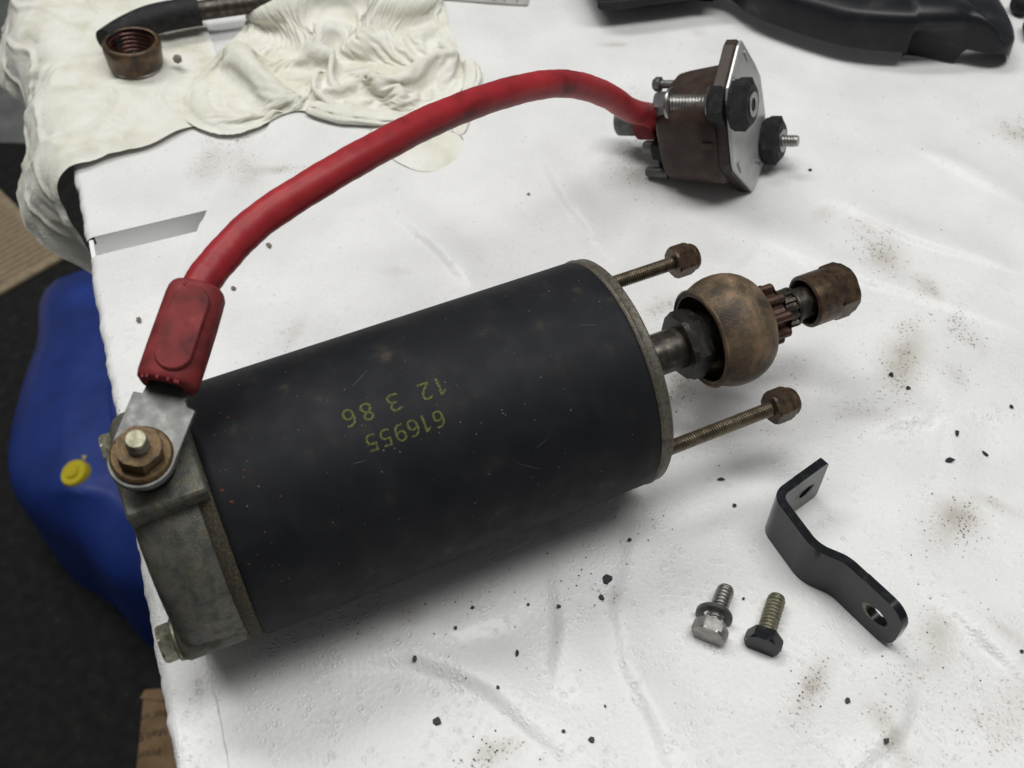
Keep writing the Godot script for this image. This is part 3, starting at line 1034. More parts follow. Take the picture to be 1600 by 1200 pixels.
func build_cable() -> void:
	var root := Vector3(0.0, 0, -0.30)
	var t := thing("battery_cable", "thick red cable arching from the starter terminal to the solenoid", "cable", root)
	var to_local := Transform3D(Basis(), -root)
	var tf := to_local * starter_x() * term_frame()
	# lug plate, bent from flat bar: outline in the terminal frame (along the can, round the can)
	var b := Builder.new()
	b.x = tf
	var dir := Vector2(0.58, 0.815).normalized()
	var side := Vector2(dir.y, -dir.x)
	var c := Vector2(-0.0790, 0.0006)
	var out := PackedVector2Array()
	for k in 25:
		var a := PI * k / 24.0
		out.append(c + (side * cos(a) - dir * sin(a)) * 0.0083)
	out.append(c - side * 0.0083 + dir * 0.0165)
	out.append(c - side * 0.0060 + dir * 0.0166)
	out.append(c - side * 0.0056 + dir * 0.0180)
	out.append(c - side * 0.0056 + dir * 0.0215)
	out.append(c + side * 0.0052 + dir * 0.0215)
	out.append(c + side * 0.0052 + dir * 0.0172)
	out.append(c + side * 0.0060 + dir * 0.0158)
	out.append(c + side * 0.0083 + dir * 0.0152)
	b.prism(out, 0.0494, 0.0514, 0.00035, true)
	part(t, "lug_plate", b, mats.dull_zinc)
	# moulded boot with a raised oval pad
	var o0 := Vector3(0.0528, -0.0680, 0.0165)
	var o1 := Vector3(0.0553, -0.0526, 0.0398)
	var ex := (o1 - o0).normalized()
	var er := (Vector3(1, 0, 0) - ex * ex.x).normalized()
	var es := ex.cross(er)
	var bx := Transform3D(Basis(ex, er, es), o0)
	b = Builder.new()
	b.x = tf * bx
	var L := o0.distance_to(o1)
	var prof := [[-0.0004, .60], [-0.0002, .86], [0.0006, .97], [0.002, 1.0], [0.010, 1.0], [0.018, .99], [L - 0.004, .97], [L - 0.0018, .95], [L - 0.0006, .88], [L, .80], [L + 0.0001, .5]]
	var p := PackedVector3Array()
	var seg := 48
	for q in prof:
		for k in seg:
			var a := TAU * k / seg
			var ca := cos(a)
			var sa := sin(a)
			var rr := pow(pow(absf(ca / 0.0064), 2.6) + pow(absf(sa / 0.0077), 2.6), -1.0 / 2.6)
			rr *= float(q[1]) * (1.0 + 0.006 * sin(a * 5.0 + float(q[0]) * 900.0))
			p.append(Vector3(q[0], rr * ca, rr * sa))
	b.grid(p, prof.size(), seg, true, -1.0)
	# torn bits on the rims
	for k in 9:
		var a := rng.randf() * TAU
		var xx := -0.0002 if k < 6 else L - 0.002
		var q := Vector3(xx, 0.0062 * cos(a), 0.0074 * sin(a))
		b.box(q - Vector3(0.0005, 0.0004, 0.0003), q + Vector3(0.0005, 0.0004, 0.0003), 0.0001)
	var boot := part(t, "boot", b, mats.red_boot)
	b = Builder.new()
	b.x = tf * bx * Transform3D(Basis(Vector3(0, 1, 0), Vector3(1, 0, 0), Vector3(0, 0, 1)), Vector3.ZERO)
	var oval := PackedVector2Array()
	for k in 40:
		var a := TAU * k / 40.0
		var cx := 0.0 + (L - 0.0135) * (1.0 if cos(a) > 0.0 else 0.0)
		oval.append(Vector2(0.0066 + cx + 0.0046 * cos(a), 0.0012 + 0.0046 * sin(a)))
	b.prism(oval, 0.0045, 0.0072, 0.0004, true)
	part(boot, "raised_pad", b, mats.red_boot)
	# insulation
	var end := tf * o1
	var tan0 := tf.basis * ex
	var pts := PackedVector3Array([end - tan0 * 0.008, end])
	for q in [Vector3(-.0776, .1036, -.2018), Vector3(-.0686, .1065, -.2137), Vector3(-.0533, .109, -.2274), Vector3(-.0389, .109, -.2417), Vector3(-.0227, .106, -.2603), Vector3(-.0046, .099, -.2823), Vector3(.0122, .090, -.3021), Vector3(.0246, .080, -.3162), Vector3(.0368, .066, -.3304), Vector3(.0478, .049, -.3457)]:
		pts.append(to_local * q)
	var sol := to_local * solenoid_x()
	pts.append(sol * Vector3(-0.0462, 0.0318, -0.0036) + Vector3(0.0005, 0.010, 0.010))
	pts.append(sol * Vector3(-0.0458, 0.0318, -0.0036) + Vector3(0.0015, 0.001, 0.003))
	var path := smooth_path(pts, 14)
	var rad := PackedFloat32Array()
	for i in path.size():
		rad.append(0.00475 + 0.00006 * sin(i * 0.7) + 0.00004 * sin(i * 1.9))
	b = Builder.new()
	b.tube(path, rad, 36)
	part(t, "insulation", b, mats.red_rubber)
	# red sleeve and ring lug at the solenoid
	b = Builder.new()
	b.x = sol.translated_local(Vector3(0, 0.0318, -0.0036))
	b.lathe([Vector2(-0.0500, 0.004), Vector2(-0.0500, 0.0072), Vector2(-0.0494, 0.0080), Vector2(-0.0405, 0.0080), Vector2(-0.0398, 0.0072), Vector2(-0.0398, 0.004)], 28)
	part(t, "ring_lug", b, mats.red_boot)


func solenoid_x() -> Transform3D:
	return Transform3D(Basis(Vector3(0.8624, 0.2808, 0.4212), Vector3(-0.2523, 0.9598, -0.1232), Vector3(-0.4388, 0.0, 0.8986)).orthonormalized(), Vector3(0.1069, 0.0004, -0.3548))


func build_solenoid() -> void:
	var sx := solenoid_x()
	var root := Vector3(0.092, 0, -0.368)
	var t := thing("starter_solenoid", "brown starter solenoid with steel cover plate and black grommets, standing at the cable's end", "solenoid", root)
	var base := Transform3D(Basis(), -root) * sx
	var b := Builder.new()
	b.x = base
	# body: rounded, slightly tapered
	var p := PackedVector3Array()
	var seg := 72
	for q in [[-0.0335, 0.0, .0305, -.002], [-0.0335, .0165, .0305, -.002], [-0.0329, .0182, .0305, -.002], [-0.0315, .0195, .0306, -.002], [-0.027, .0202, .031, -.002], [-0.015, .0212, .032, -.002], [-0.0062, .0220, .0328, -.002], [-0.006, .012, .0328, -.002]]:
		for k in seg:
			var a := TAU * k / seg
			# four soft flats
			var e := 1.0 / pow(pow(absf(cos(a)), 3.6) + pow(absf(sin(a)), 3.6), 1.0 / 3.6)
			p.append(Vector3(q[0], float(q[2]) + float(q[1]) * e * cos(a), float(q[3]) + float(q[1]) * e * sin(a)))
	b.grid(p, 8, seg, true, -1.0)
	part(t, "body", b, mats.brown_phenolic)
	var outline := PackedVector2Array([Vector2(.0675, -.0070), Vector2(.0670, -.0035), Vector2(.0580, .0135), Vector2(.0540, .0160), Vector2(.0260, .0190), Vector2(.0220, .0180), Vector2(.0010, .0020), Vector2(.0002, -.0015), Vector2(.0030, -.0140), Vector2(.0060, -.0175), Vector2(.0230, -.0250), Vector2(.0420, -.0240), Vector2(.0500, -.0195)])
	var cc := Vector2(0.0335, -0.003)
	var fl := PackedVector2Array()
	for q in outline:
		fl.append(q + (q - cc).normalized() * 0.0004)
	b = Builder.new()
	b.x = base
	b.prism(fl, -0.0066, -0.0014, 0.0006)
	# ribs between body and flange
	for k in 6:
		var a := TAU * k / 6.0 + 0.4
		var d := Vector2(cos(a), sin(a))
		var e := Vector2(-d.y, d.x) * 0.0012
		var m := Vector2(0.0325, -0.002)
		b.prism(PackedVector2Array([m + d * 0.016 + e, m + d * 0.0232 + e, m + d * 0.0232 - e, m + d * 0.016 - e]), -0.012, -0.0066, 0.0005)
	part(t, "mounting_flange", b, mats.brown_phenolic)
	b = Builder.new()
	b.x = base
	b.prism(outline, -0.0012, 0.0002, 0.0003)
	var plate := part(t, "cover_plate", b, mats.plate_steel)
	# folded tabs
	for q in [[.021, .0135, .3], [.010, -.0085, .9], [.060, -.0085, .5], [.056, .008, .2]]:
		b = Builder.new()
		b.x = base * Transform3D(Basis(Vector3(1, 0, 0), q[2]), Vector3(0.0002, q[0], q[1]))
		b.box(Vector3(0, -0.0030, -0.0005), Vector3(0.0007, 0.0030, 0.0005), 0.0002)
		part(plate, "tab", b, mats.plate_steel)
	# two studs with rubber grommets
	for q in [[.0490, .0105], [.0125, -.0205]]:
		var at := base.translated_local(Vector3(0, q[0], q[1]))
		b = Builder.new()
		b.x = at
		b.hexa(0.0004, 0.0080, 0.0108, 0.3, 0.9, 0.72)
		var gr := part(t, "rubber_grommet", b, mats.black_rubber)
		b = Builder.new()
		b.x = at
		b.hexa(-0.0086, -0.0016, 0.0104, 0.3, 0.80, 0.93)
		part(gr, "rear_half", b, mats.black_rubber)
		b = Builder.new()
		b.x = at
		b.lathe([Vector2(0.0081, 0.0026), Vector2(0.0081, 0.0050), Vector2(0.0086, 0.0050), Vector2(0.0087, 0.0042), Vector2(0.0083, 0.0026)], 36)
		b.lathe([Vector2(-0.0088, 0.0), Vector2(-0.0094, 0.0070), Vector2(-0.0088, 0.0072)], 36)
		part(gr, "steel_bush", b, mats.zinc)
		b = Builder.new()
		b.x = at
		if q[0] > 0.03:
			b.thread(-0.0330, -0.0080, 0.0040, 0.0014, 0.0006)
			part(t, "threaded_stud", b, mats.zinc)
			b = Builder.new()
			b.x = at
			b.lathe([Vector2(-0.0275, 0.003), Vector2(-0.0275, 0.0066), Vector2(-0.0268, 0.0068), Vector2(-0.0262, 0.0066), Vector2(-0.0260, 0.003)], 40)
			part(t, "washer", b, mats.zinc)
			b = Builder.new()
			b.x = at
			b.hexa(-0.0330, -0.0276, 0.0054, 0.2)
			part(t, "hex_nut", b, mats.dull_zinc)
		else:
			b.thread(0.004, 0.0150, 0.0026, 0.0013, 0.0004)
			part(t, "threaded_stud", b, mats.zinc)
	# rear terminals
	b = Builder.new()
	b.x = base.translated_local(Vector3(0, 0.0318, -0.0036))
	b.lathe([Vector2(-0.060, 0.0), Vector2(-0.060, 0.0056), Vector2(-0.0592, 0.0064), Vector2(-0.0505, 0.0064), Vector2(-0.0500, 0.006), Vector2(-0.0500, 0.0)], 36)
	b.lathe([Vector2(-0.050, 0.003), Vector2(-0.032, 0.003)], 24)
	part(t, "terminal_bolt", b, mats.dull_zinc)
	b = Builder.new()
	b.x = base.translated_local(Vector3(0, 0.0475, -0.0080))
	b.lathe([Vector2(-0.042, 0.0), Vector2(-0.0418, 0.0022), Vector2(-0.0405, 0.0032), Vector2(-0.0385, 0.0032), Vector2(-0.038, 0.0018), Vector2(-0.032, 0.0018)], 28)
	part(t, "blade_terminal", b, mats.dull_zinc)
	b = Builder.new()
	b.x = base
	b.box(Vector3(-0.0390, 0.0230, 0.0020), Vector3(-0.0334, 0.0300, 0.0130), 0.0006)
	b.box(Vector3(-0.0385, 0.0130, 0.0040), Vector3(-0.0334, 0.0228, 0.0085), 0.0006)
	part(t, "terminal_block", b, mats.black_rubber)
	for q in [[0.0265, 0.0085, .0030], [0.0150, 0.0105, .0026]]:
		b = Builder.new()
		b.x = base.translated_local(Vector3(0, q[0], q[1]))
		b.lathe([Vector2(-0.0440, 0.0), Vector2(-0.0438, float(q[2]) * .8), Vector2(-0.0426, q[2]), Vector2(-0.0335, q[2])], 24)
		part(t, "terminal_screw", b, mats.dull_zinc)


# a bolt lying on the sheet: built along local X from head to tip, then laid down
func lying_bolt(called: String, label: String, head: Vector2, tip: Vector2, rc: float, r: float, roll: float, head_m: Material, shank_m: Material) -> Array:
	var d := Vector3(tip.x - head.x, 0, tip.y - head.y)
	var length := d.length()
	var t := thing(called, label, "bolt", Vector3((head.x + tip.x) / 2, 0, (head.y + tip.y) / 2), 0.0, "loose bolts")
	var fwd := d.normalized()
	var sink := 0.0019
	var drop := rc * 0.9 - sink - r
	var tilt := atan2(drop, length - 0.004)
	var ex := (fwd * cos(tilt) + Vector3.DOWN * sin(tilt)).normalized()
	var ez := ex.cross(Vector3.UP).normalized()
	var ey := ez.cross(ex)
	var o := Vector3(head.x, rc * 0.9 - sink, head.y) - t.position
	var x := Transform3D(Basis(ex, ey, ez) * Basis(Vector3(1, 0, 0), roll), o)
	var b := Builder.new()
	b.x = x
	b.hexa(0.0, 0.0043, rc, 0.0, 0.91, 0.97)
	part(t, "bolt_head", b, head_m)
	b = Builder.new()
	b.x = x
	b.thread(0.0042, length, r, 0.00127, 0.00058)
	part(t, "threaded_shank", b, shank_m)
	return [t, x]


func build_loose_hardware() -> void:
	var r := lying_bolt("bolt", "bright silver bolt with a washer on its thread, left of the black-headed bolt", Vector2(.0590, -.1410), Vector2(.0672, -.1580), .0056, .0028, 0.62, mats.zinc, mats.zinc)
	var t: Node3D = r[0]
	var b := Builder.new()
	b.x = (r[1] as Transform3D) * Transform3D(Basis(Vector3(0, 0, 1), -0.16), Vector3(0.0082, -0.0009, 0.0))
	b.lathe([Vector2(-0.0008, 0.0034), Vector2(-0.0008, 0.0054), Vector2(-0.0005, 0.0057), Vector2(0.0005, 0.0057), Vector2(0.0008, 0.0054), Vector2(0.0008, 0.0034), Vector2(-0.0008, 0.0034)], 48)
	part(t, "lock_washer", b, mats.dull_zinc)
	lying_bolt("bolt", "bolt with a black painted hex head and golden thread, right of the silver bolt", Vector2(.0748, -.1375), Vector2(.0826, -.1547), .0057, .0029, 0.40, mats.black_enamel, mats.olive_bolt)
	build_bracket()


func build_bracket() -> void:
	var root := Vector3(0.096, 0, -0.168)
	var t := thing("bent_bracket", "black bent strap bracket standing on edge, right of the two loose bolts", "bracket", root)
	var h := 0.0196
	var th := 0.0030
	# centre line on the ground, from the short leg to the long end
	var raw := PackedVector2Array([Vector2(.1022, -.1953), Vector2(.0838, -.1816), Vector2(.0925, -.1625), Vector2(.1010, -.1580), Vector2(.1152, -.1385)])
	var rads := [0.0, 0.0052, 0.012, 0.012, 0.0]
	var path := PackedVector2Array()
	path.append(raw[0])
	for i in range(1, 4):
		var a := (raw[i - 1] - raw[i]).normalized()
		var c := (raw[i + 1] - raw[i]).normalized()
		var half := acos(clampf(a.dot(c), -1, 1)) / 2.0
		var cut: float = minf(float(rads[i]) / tan(half), 0.0047)
		var p0 := raw[i] + a * cut
		var p1 := raw[i] + c * cut
		for k in 11:
			var u := k / 10.0
			path.append(p0.lerp(raw[i], u).lerp(raw[i].lerp(p1, u), u))
	path.append(raw[4])
	# stop short of both holed ends
	var s_end := 0.0170
	var s_beg := 0.0140
	path[0] = raw[0] + (raw[1] - raw[0]).normalized() * s_beg
	path[path.size() - 1] = raw[4] + (raw[3] - raw[4]).normalized() * s_end
	var b := Builder.new()
	b.x = Transform3D(Basis(), -root)
	var sec := [Vector2(-1, 0.0), Vector2(-1, h - 0.0002), Vector2(-0.88, h), Vector2(0.88, h), Vector2(1, h - 0.0002), Vector2(1, 0.0), Vector2(-1, 0.0)]
	var k2 := path.size()
	for q in sec.size() - 1:
		var g := PackedVector3Array()
		for i in k2:
			var d := (path[mini(i + 1, k2 - 1)] - path[maxi(i - 1, 0)]).normalized()
			var nn := Vector2(-d.y, d.x)
			for e in 2:
				var w: Vector2 = sec[q + e]
				var f := path[i] + nn * w.x * th / 2
				g.append(Vector3(f.x, w.y + 0.0002, f.y))
		b.grid(g, k2, 2, false, -1.0)
	part(t, "strap", b, mats.strip_enamel)
	# the two ends, each pierced by a slot
	holed_end(t, root, raw[0], (raw[0] - raw[1]).normalized(), s_beg, h, th, 0.0036, 0.0024, 0.0018)
	holed_end(t, root, raw[4], (raw[4] - raw[3]).normalized(), s_end, h, th, 0.0042, 0.0030, 0.0070)


func holed_end(t: Node3D, root: Vector3, tip: Vector2, d: Vector2, length: float, h: float, th: float, hs: float, hh: float, corner: float) -> void:
	var b := Builder.new()
	# local: y along the strap, z up, x across
	var along := Vector3(d.x, 0, d.y)
	var across := along.cross(Vector3.UP).normalized()
	b.x = Transform3D(Basis(across, along, Vector3.UP), Vector3(tip.x, 0.0002, tip.y) - along * length - root)
	var hc := Vector2(length - 0.0080, h * 0.5)
	var left := PackedVector2Array([Vector2(0, 0), Vector2(hc.x, 0)])
	var right := PackedVector2Array()
	for k in 13:
		var a := -PI / 2 - PI * k / 12.0
		left.append(hc + Vector2(cos(a) * hs, sin(a) * hh))
	left.append_array([Vector2(hc.x, h), Vector2(0, h)])
	right.append(Vector2(hc.x, h))
	for k in 13:
		var a := PI / 2 - PI * k / 12.0
		right.append(hc + Vector2(cos(a) * hs, sin(a) * hh))
	right.append(Vector2(hc.x, 0))
	for k in 7:
		var a := -PI / 2 + PI / 2 * k / 6.0
		right.append(Vector2(length - corner, corner) + Vector2(cos(a), sin(a)) * corner)
	for k in 7:
		var a := PI / 2 * k / 6.0
		right.append(Vector2(length - corner, h - corner) + Vector2(cos(a), sin(a)) * corner)
	b.prism(left, -th / 2, th / 2, 0.0, true)
	b.prism(right, -th / 2, th / 2, 0.0, true)
	var e := part(t, "holed_end", b, mats.strip_enamel)
	# worn bare rim round the slot
	var w := Builder.new()
	w.x = b.x
	for sgn in [-1.0, 1.0]:
		var xx: float = sgn * (th / 2 + 0.00006)
		for k in 28:
			var a0 := TAU * k / 28.0
			var a1 := TAU * (k + 1) / 28.0
			var wide0 := 1.0 + 0.34 * maxf(0.15, cos(a0 - 3.4))
			var wide1 := 1.0 + 0.34 * maxf(0.15, cos(a1 - 3.4))
			w.quad(Vector3(xx, hc.x + hs * cos(a0), hc.y + hh * sin(a0)), Vector3(xx, hc.x + hs * cos(a1), hc.y + hh * sin(a1)), Vector3(xx, hc.x + hs * wide1 * cos(a1), hc.y + hh * wide1 * sin(a1)), Vector3(xx, hc.x + hs * wide0 * cos(a0), hc.y + hh * wide0 * sin(a0)), Vector3(sgn, 0, 0))
	part(e, "worn_rim", w, mats.bare_worn)


func build_top_items() -> void:
	# ring nut
	var t := thing("ring_nut", "large rusty brown ring nut standing on the white rag at the upper left", "nut", Vector3(-.1862, 0.0045, -.4510), 0.3)
	var b := Builder.new()
	b.x = Transform3D(Basis(Vector3(0, 1, 0), Vector3(1, 0, 0), Vector3(0, 0, -1)), Vector3.ZERO) * Transform3D(Basis(Vector3(0, 0, 1), 0.07), Vector3.ZERO)
	b.lathe([Vector2(0.0, 0.0105), Vector2(0.0, 0.0126), Vector2(0.0008, 0.0132), Vector2(0.0070, 0.0136), Vector2(0.0076, 0.0139), Vector2(0.0110, 0.0139), Vector2(0.0122, 0.0134), Vector2(0.0127, 0.0124), Vector2(0.0124, 0.0114)], 64)
	part(t, "shell", b, mats.nut_rust)
	var p := PackedVector3Array()
	var seg := 56
	var steps := 72
	var c := Builder.new()
	c.x = b.x
	for i in steps + 1:
		var xx := lerpf(0.0125, 0.0005, float(i) / steps)
		for j in seg:
			var a := TAU * j / seg
			var f := fposmod(xx / 0.0022 - float(j) / seg, 1.0)
			var rr := 0.0108 - 0.0009 * clampf(1.3 - absf(f - 0.5) * 3.4, 0.0, 1.0)
			p.append(Vector3(xx, rr * cos(a), rr * sin(a)))
	c.grid(p, steps + 1, seg, true, -1.0)
	part(t, "inner_thread", c, mats.nut_thread)
	# rod with black sleeve lying behind the nut
	t = thing("sleeved_rod", "grey rod in a black sleeve, running from behind the ring nut under the rag", "rod", Vector3(-.165, 0.004, -.490))
	var o := -t.position
	b = Builder.new()
	var pts := smooth_path(PackedVector3Array([Vector3(-.2000, .013, -.4570) + o, Vector3(-.1950, .0125, -.4665) + o, Vector3(-.1850, .0120, -.4770) + o, Vector3(-.1740, .0115, -.4835) + o, Vector3(-.1600, .0115, -.4880) + o]), 8)
	var rad := PackedFloat32Array()
	for i in pts.size():
		var u := float(i) / (pts.size() - 1)
		rad.append(lerpf(0.0062, 0.0074, smoothstep(0.1, 0.6, u)))
	b.tube(pts, rad, 32)
	part(t, "sleeve", b, mats.black_rubber)
	b = Builder.new()
	pts = PackedVector3Array([Vector3(-.1610, .0115, -.4877) + o, Vector3(-.1300, .0115, -.4960) + o, Vector3(-.1000, .0115, -.5030) + o])
	b.tube(pts, PackedFloat32Array([.0050, .0050, .0050]), 28)
	part(t, "bare_rod", b, mats.dark_steel)
	# pebble-like crumb beside the rag
	b = Builder.new()
	b.lathe([Vector2(-0.0022, 0.0), Vector2(-0.0014, 0.0019), Vector2(0.0006, 0.0024), Vector2(0.0018, 0.0014), Vector2(0.0024, 0.0)], 9, 0.9)
	var peb := part(self, "grit_crumb", b, mats.grey_pebble)
	peb.position = Vector3(-.1655, 0.0062, -.4520)
	peb.rotation = Vector3(0.4, 0.9, 0.5)
	tag(peb, "grey crumb of grit between the ring nut and the crumpled rag", "crumb")
	# grey card at the top edge
	t = thing("grey_plate", "thin grey plate with pencil scribbles at the top edge, behind the rag", "plate", Vector3(-.014, 0.0005, -.53))
	o = -t.position
	b = Builder.new()
	b.x = Transform3D(Basis(Vector3(0, 1, 0), Vector3(1, 0, 0), Vector3(0, 0, 1)), Vector3.ZERO)
	b.prism(PackedVector2Array([Vector2(-.0380 + .014, -.5160 + .53), Vector2(.0085 + .014, -.5090 + .53), Vector2(.0098 + .014, -.5098 + .53), Vector2(.0160 + .014, -.5550 + .53), Vector2(-.0310 + .014, -.5620 + .53)]), 0.0, 0.0014, 0.0002)
	part(t, "sheet", b, mats.grey_card)
	b = Builder.new()
	for q in [[-.020, -.5145, -.017, -.530], [-.012, -.5140, -.006, -.526], [-.009, -.5130, -.001, -.524], [.0035, -.5105, .0065, -.530], [-.003, -.5120, -.004, -.5200]]:
		var a := Vector3(q[0], 0.0020, q[1]) + o
		var e := Vector3(q[2], 0.0020, q[3]) + o
		b.tube(PackedVector3Array([a, a.lerp(e, 0.5) + Vector3(0.0008, 0, 0), e]), PackedFloat32Array([0.00018, 0.00022, 0.00015]), 5)
	part(t, "pencil_strokes", b, mats.print_ink)
	build_cover()
	# two small black things at the right border
	t = thing("rubber_plug", "small black rubber plug at the upper right corner, the upper one", "plug", Vector3(.2735, 0, -.5010), 0.5)
	b = Builder.new()
	b.x = Transform3D(Basis(), Vector3(0, 0.0062, 0))
	b.lathe([Vector2(-0.009, 0.0), Vector2(-0.0085, 0.004), Vector2(-0.006, 0.0058), Vector2(0.004, 0.0060), Vector2(0.008, 0.0045), Vector2(0.009, 0.0)], 28, 0.3)
	part(t, "plug_body", b, mats.black_rubber)
	t = thing("rubber_plug", "small black rubber plug by the right border, below the other plug", "plug", Vector3(.2690, 0, -.4765), 1.4)
	b = Builder.new()
	b.x = Transform3D(Basis(), Vector3(0, 0.0050, 0))
	b.lathe([Vector2(-0.008, 0.0), Vector2(-0.0075, 0.0035), Vector2(-0.005, 0.0048), Vector2(0.004, 0.0048), Vector2(0.007, 0.0035), Vector2(0.008, 0.0)], 28, 0.3)
	part(t, "plug_body", b, mats.black_rubber)


func build_cover() -> void:
	var t := thing("plastic_cover", "black moulded plastic cover with a curved beak, along the top right edge", "plastic cover", Vector3(.15, 0, -.49))
	var o := -t.position
	# left tray
	var b := Builder.new()
	b.x = Transform3D(Basis(Vector3(0, 1, 0), Vector3(1, 0, 0), Vector3(0, 0, 1)), Vector3.ZERO)
	var tray := smooth2(PackedVector2Array([Vector2(.0445, -.4930), Vector2(.0465, -.4885), Vector2(.0500, -.4870), Vector2(.0780, -.4925), Vector2(.1040, -.4985), Vector2(.1085, -.5000), Vector2(.1140, -.5400), Vector2(.1000, -.5750), Vector2(.0560, -.5720), Vector2(.0400, -.5300)]), 6, true)
	for i in tray.size():
		tray[i] += Vector2(o.x, o.z)
	b.prism(tray, 0.009, 0.026, 0.0022, true)
	var rim := PackedVector2Array()
	var cen := Vector2(.076 + o.x, -.53 + o.z)
	for q in tray:
		rim.append(q + (q - cen).normalized() * 0.0012)
	b.prism(rim, 0.0145, 0.0165, 0.0006, true)
	part(t, "tray", b, mats.cover_plastic)
	# beak: shell lofted between the lower outline, a shoulder and a crest line
	var low := PackedVector2Array([Vector2(.1060, -.5090), Vector2(.1120, -.5040), Vector2(.1170, -.4985), Vector2(.1245, -.4848), Vector2(.1412, -.4706), Vector2(.1613, -.4575), Vector2(.1762, -.4521), Vector2(.1915, -.4497), Vector2(.2042, -.4496), Vector2(.2168, -.4507), Vector2(.2245, -.4519), Vector2(.2355, -.4481), Vector2(.2432, -.4474), Vector2(.2485, -.4514), Vector2(.2521, -.4605), Vector2(.2539, -.4784), Vector2(.2545, -.5036), Vector2(.2550, -.5400)])
	var crest := PackedVector2Array([Vector2(.1200, -.5350), Vector2(.1220, -.5250), Vector2(.1280, -.5150), Vector2(.1400, -.5050), Vector2(.1530, -.4950), Vector2(.1680, -.4850), Vector2(.1800, -.4790), Vector2(.1900, -.4760), Vector2(.1990, -.4740), Vector2(.2070, -.4730), Vector2(.2140, -.4720), Vector2(.2220, -.4690), Vector2(.2280, -.4680), Vector2(.2310, -.4700), Vector2(.2320, -.4760), Vector2(.2310, -.4880), Vector2(.2300, -.5100), Vector2(.2290, -.5400)])
	var lp := smooth2(low, 6)
	var cp := smooth2(crest, 6)
	var k := lp.size()
	var p := PackedVector3Array()
	for i in k:
		var u := float(i) / (k - 1)
		var lift := 0.009 if u < 0.7 else lerpf(0.009, 0.0015, smoothstep(0.70, 0.80, u))
		# the notch: lower wall cut back between two places on the front edge
		var notch := smoothstep(0.435, 0.445, u) * (1.0 - smoothstep(0.46, 0.605, u))
		lift = lerpf(lift, 0.0009, smoothstep(0.0, 0.1, notch))
		var top := lerpf(0.020, 0.027, sin(clampf(u * 1.2, 0.0, 1.0) * PI))
		if u > 0.62:
			top = lerpf(top, 0.0145, smoothstep(0.62, 0.72, u))
		var inw := (cp[i] - lp[i])
		for s in [[0.0, 0.0], [0.01, 0.5], [0.03, 0.80], [0.07, 0.95], [0.16, 1.05], [0.34, 1.15], [0.6, 1.20], [1.0, 1.22]]:
			var f: float = s[0]
			var hh: float = lift + (top - lift) * float(s[1])
			var q := lp[i] + inw * f
			if float(s[1]) < 0.7 and notch > 0.0:
				q = lp[i] + inw * lerpf(f, 0.42, notch)
			p.append(Vector3(q.x + o.x, hh, q.y + o.z))
	b = Builder.new()
	b.grid(p, k, 8, false, 1.0)
	for i in b.v.size():
		if b.n[i].y < 0.0 and b.v[i].y > 0.01:
			pass
	part(t, "beak", b, mats.cover_plastic)


# ------------------------------------------------------------------ rag
func seg_dist(p: Vector2, a: Vector2, c: Vector2) -> Vector2:
	var d := c - a
	var u := clampf((p - a).dot(d) / d.length_squared(), 0.0, 1.0)
	return Vector2(p.distance_to(a + d * u), u)


func crumple(s: float, e: float, fn: FastNoiseLite) -> float:
	var y := 0.0
	for k in 4:
		var a := 0.3 + k * 0.83
		var v := absf(fposmod((s * cos(a) + e * sin(a)) * (30.0 + 13.0 * k) + fn.get_noise_2d(s * 0.4 + k * 3.0, e * 0.4) * 1.1, 1.0) - 0.5) * 2.0
		y += 0.0010 * (v - 0.5) * smoothstep(0.0, 0.5, fn.get_noise_2d(s * 0.45 - k * 5.0, e * 0.45 + k * 2.0))
	return y


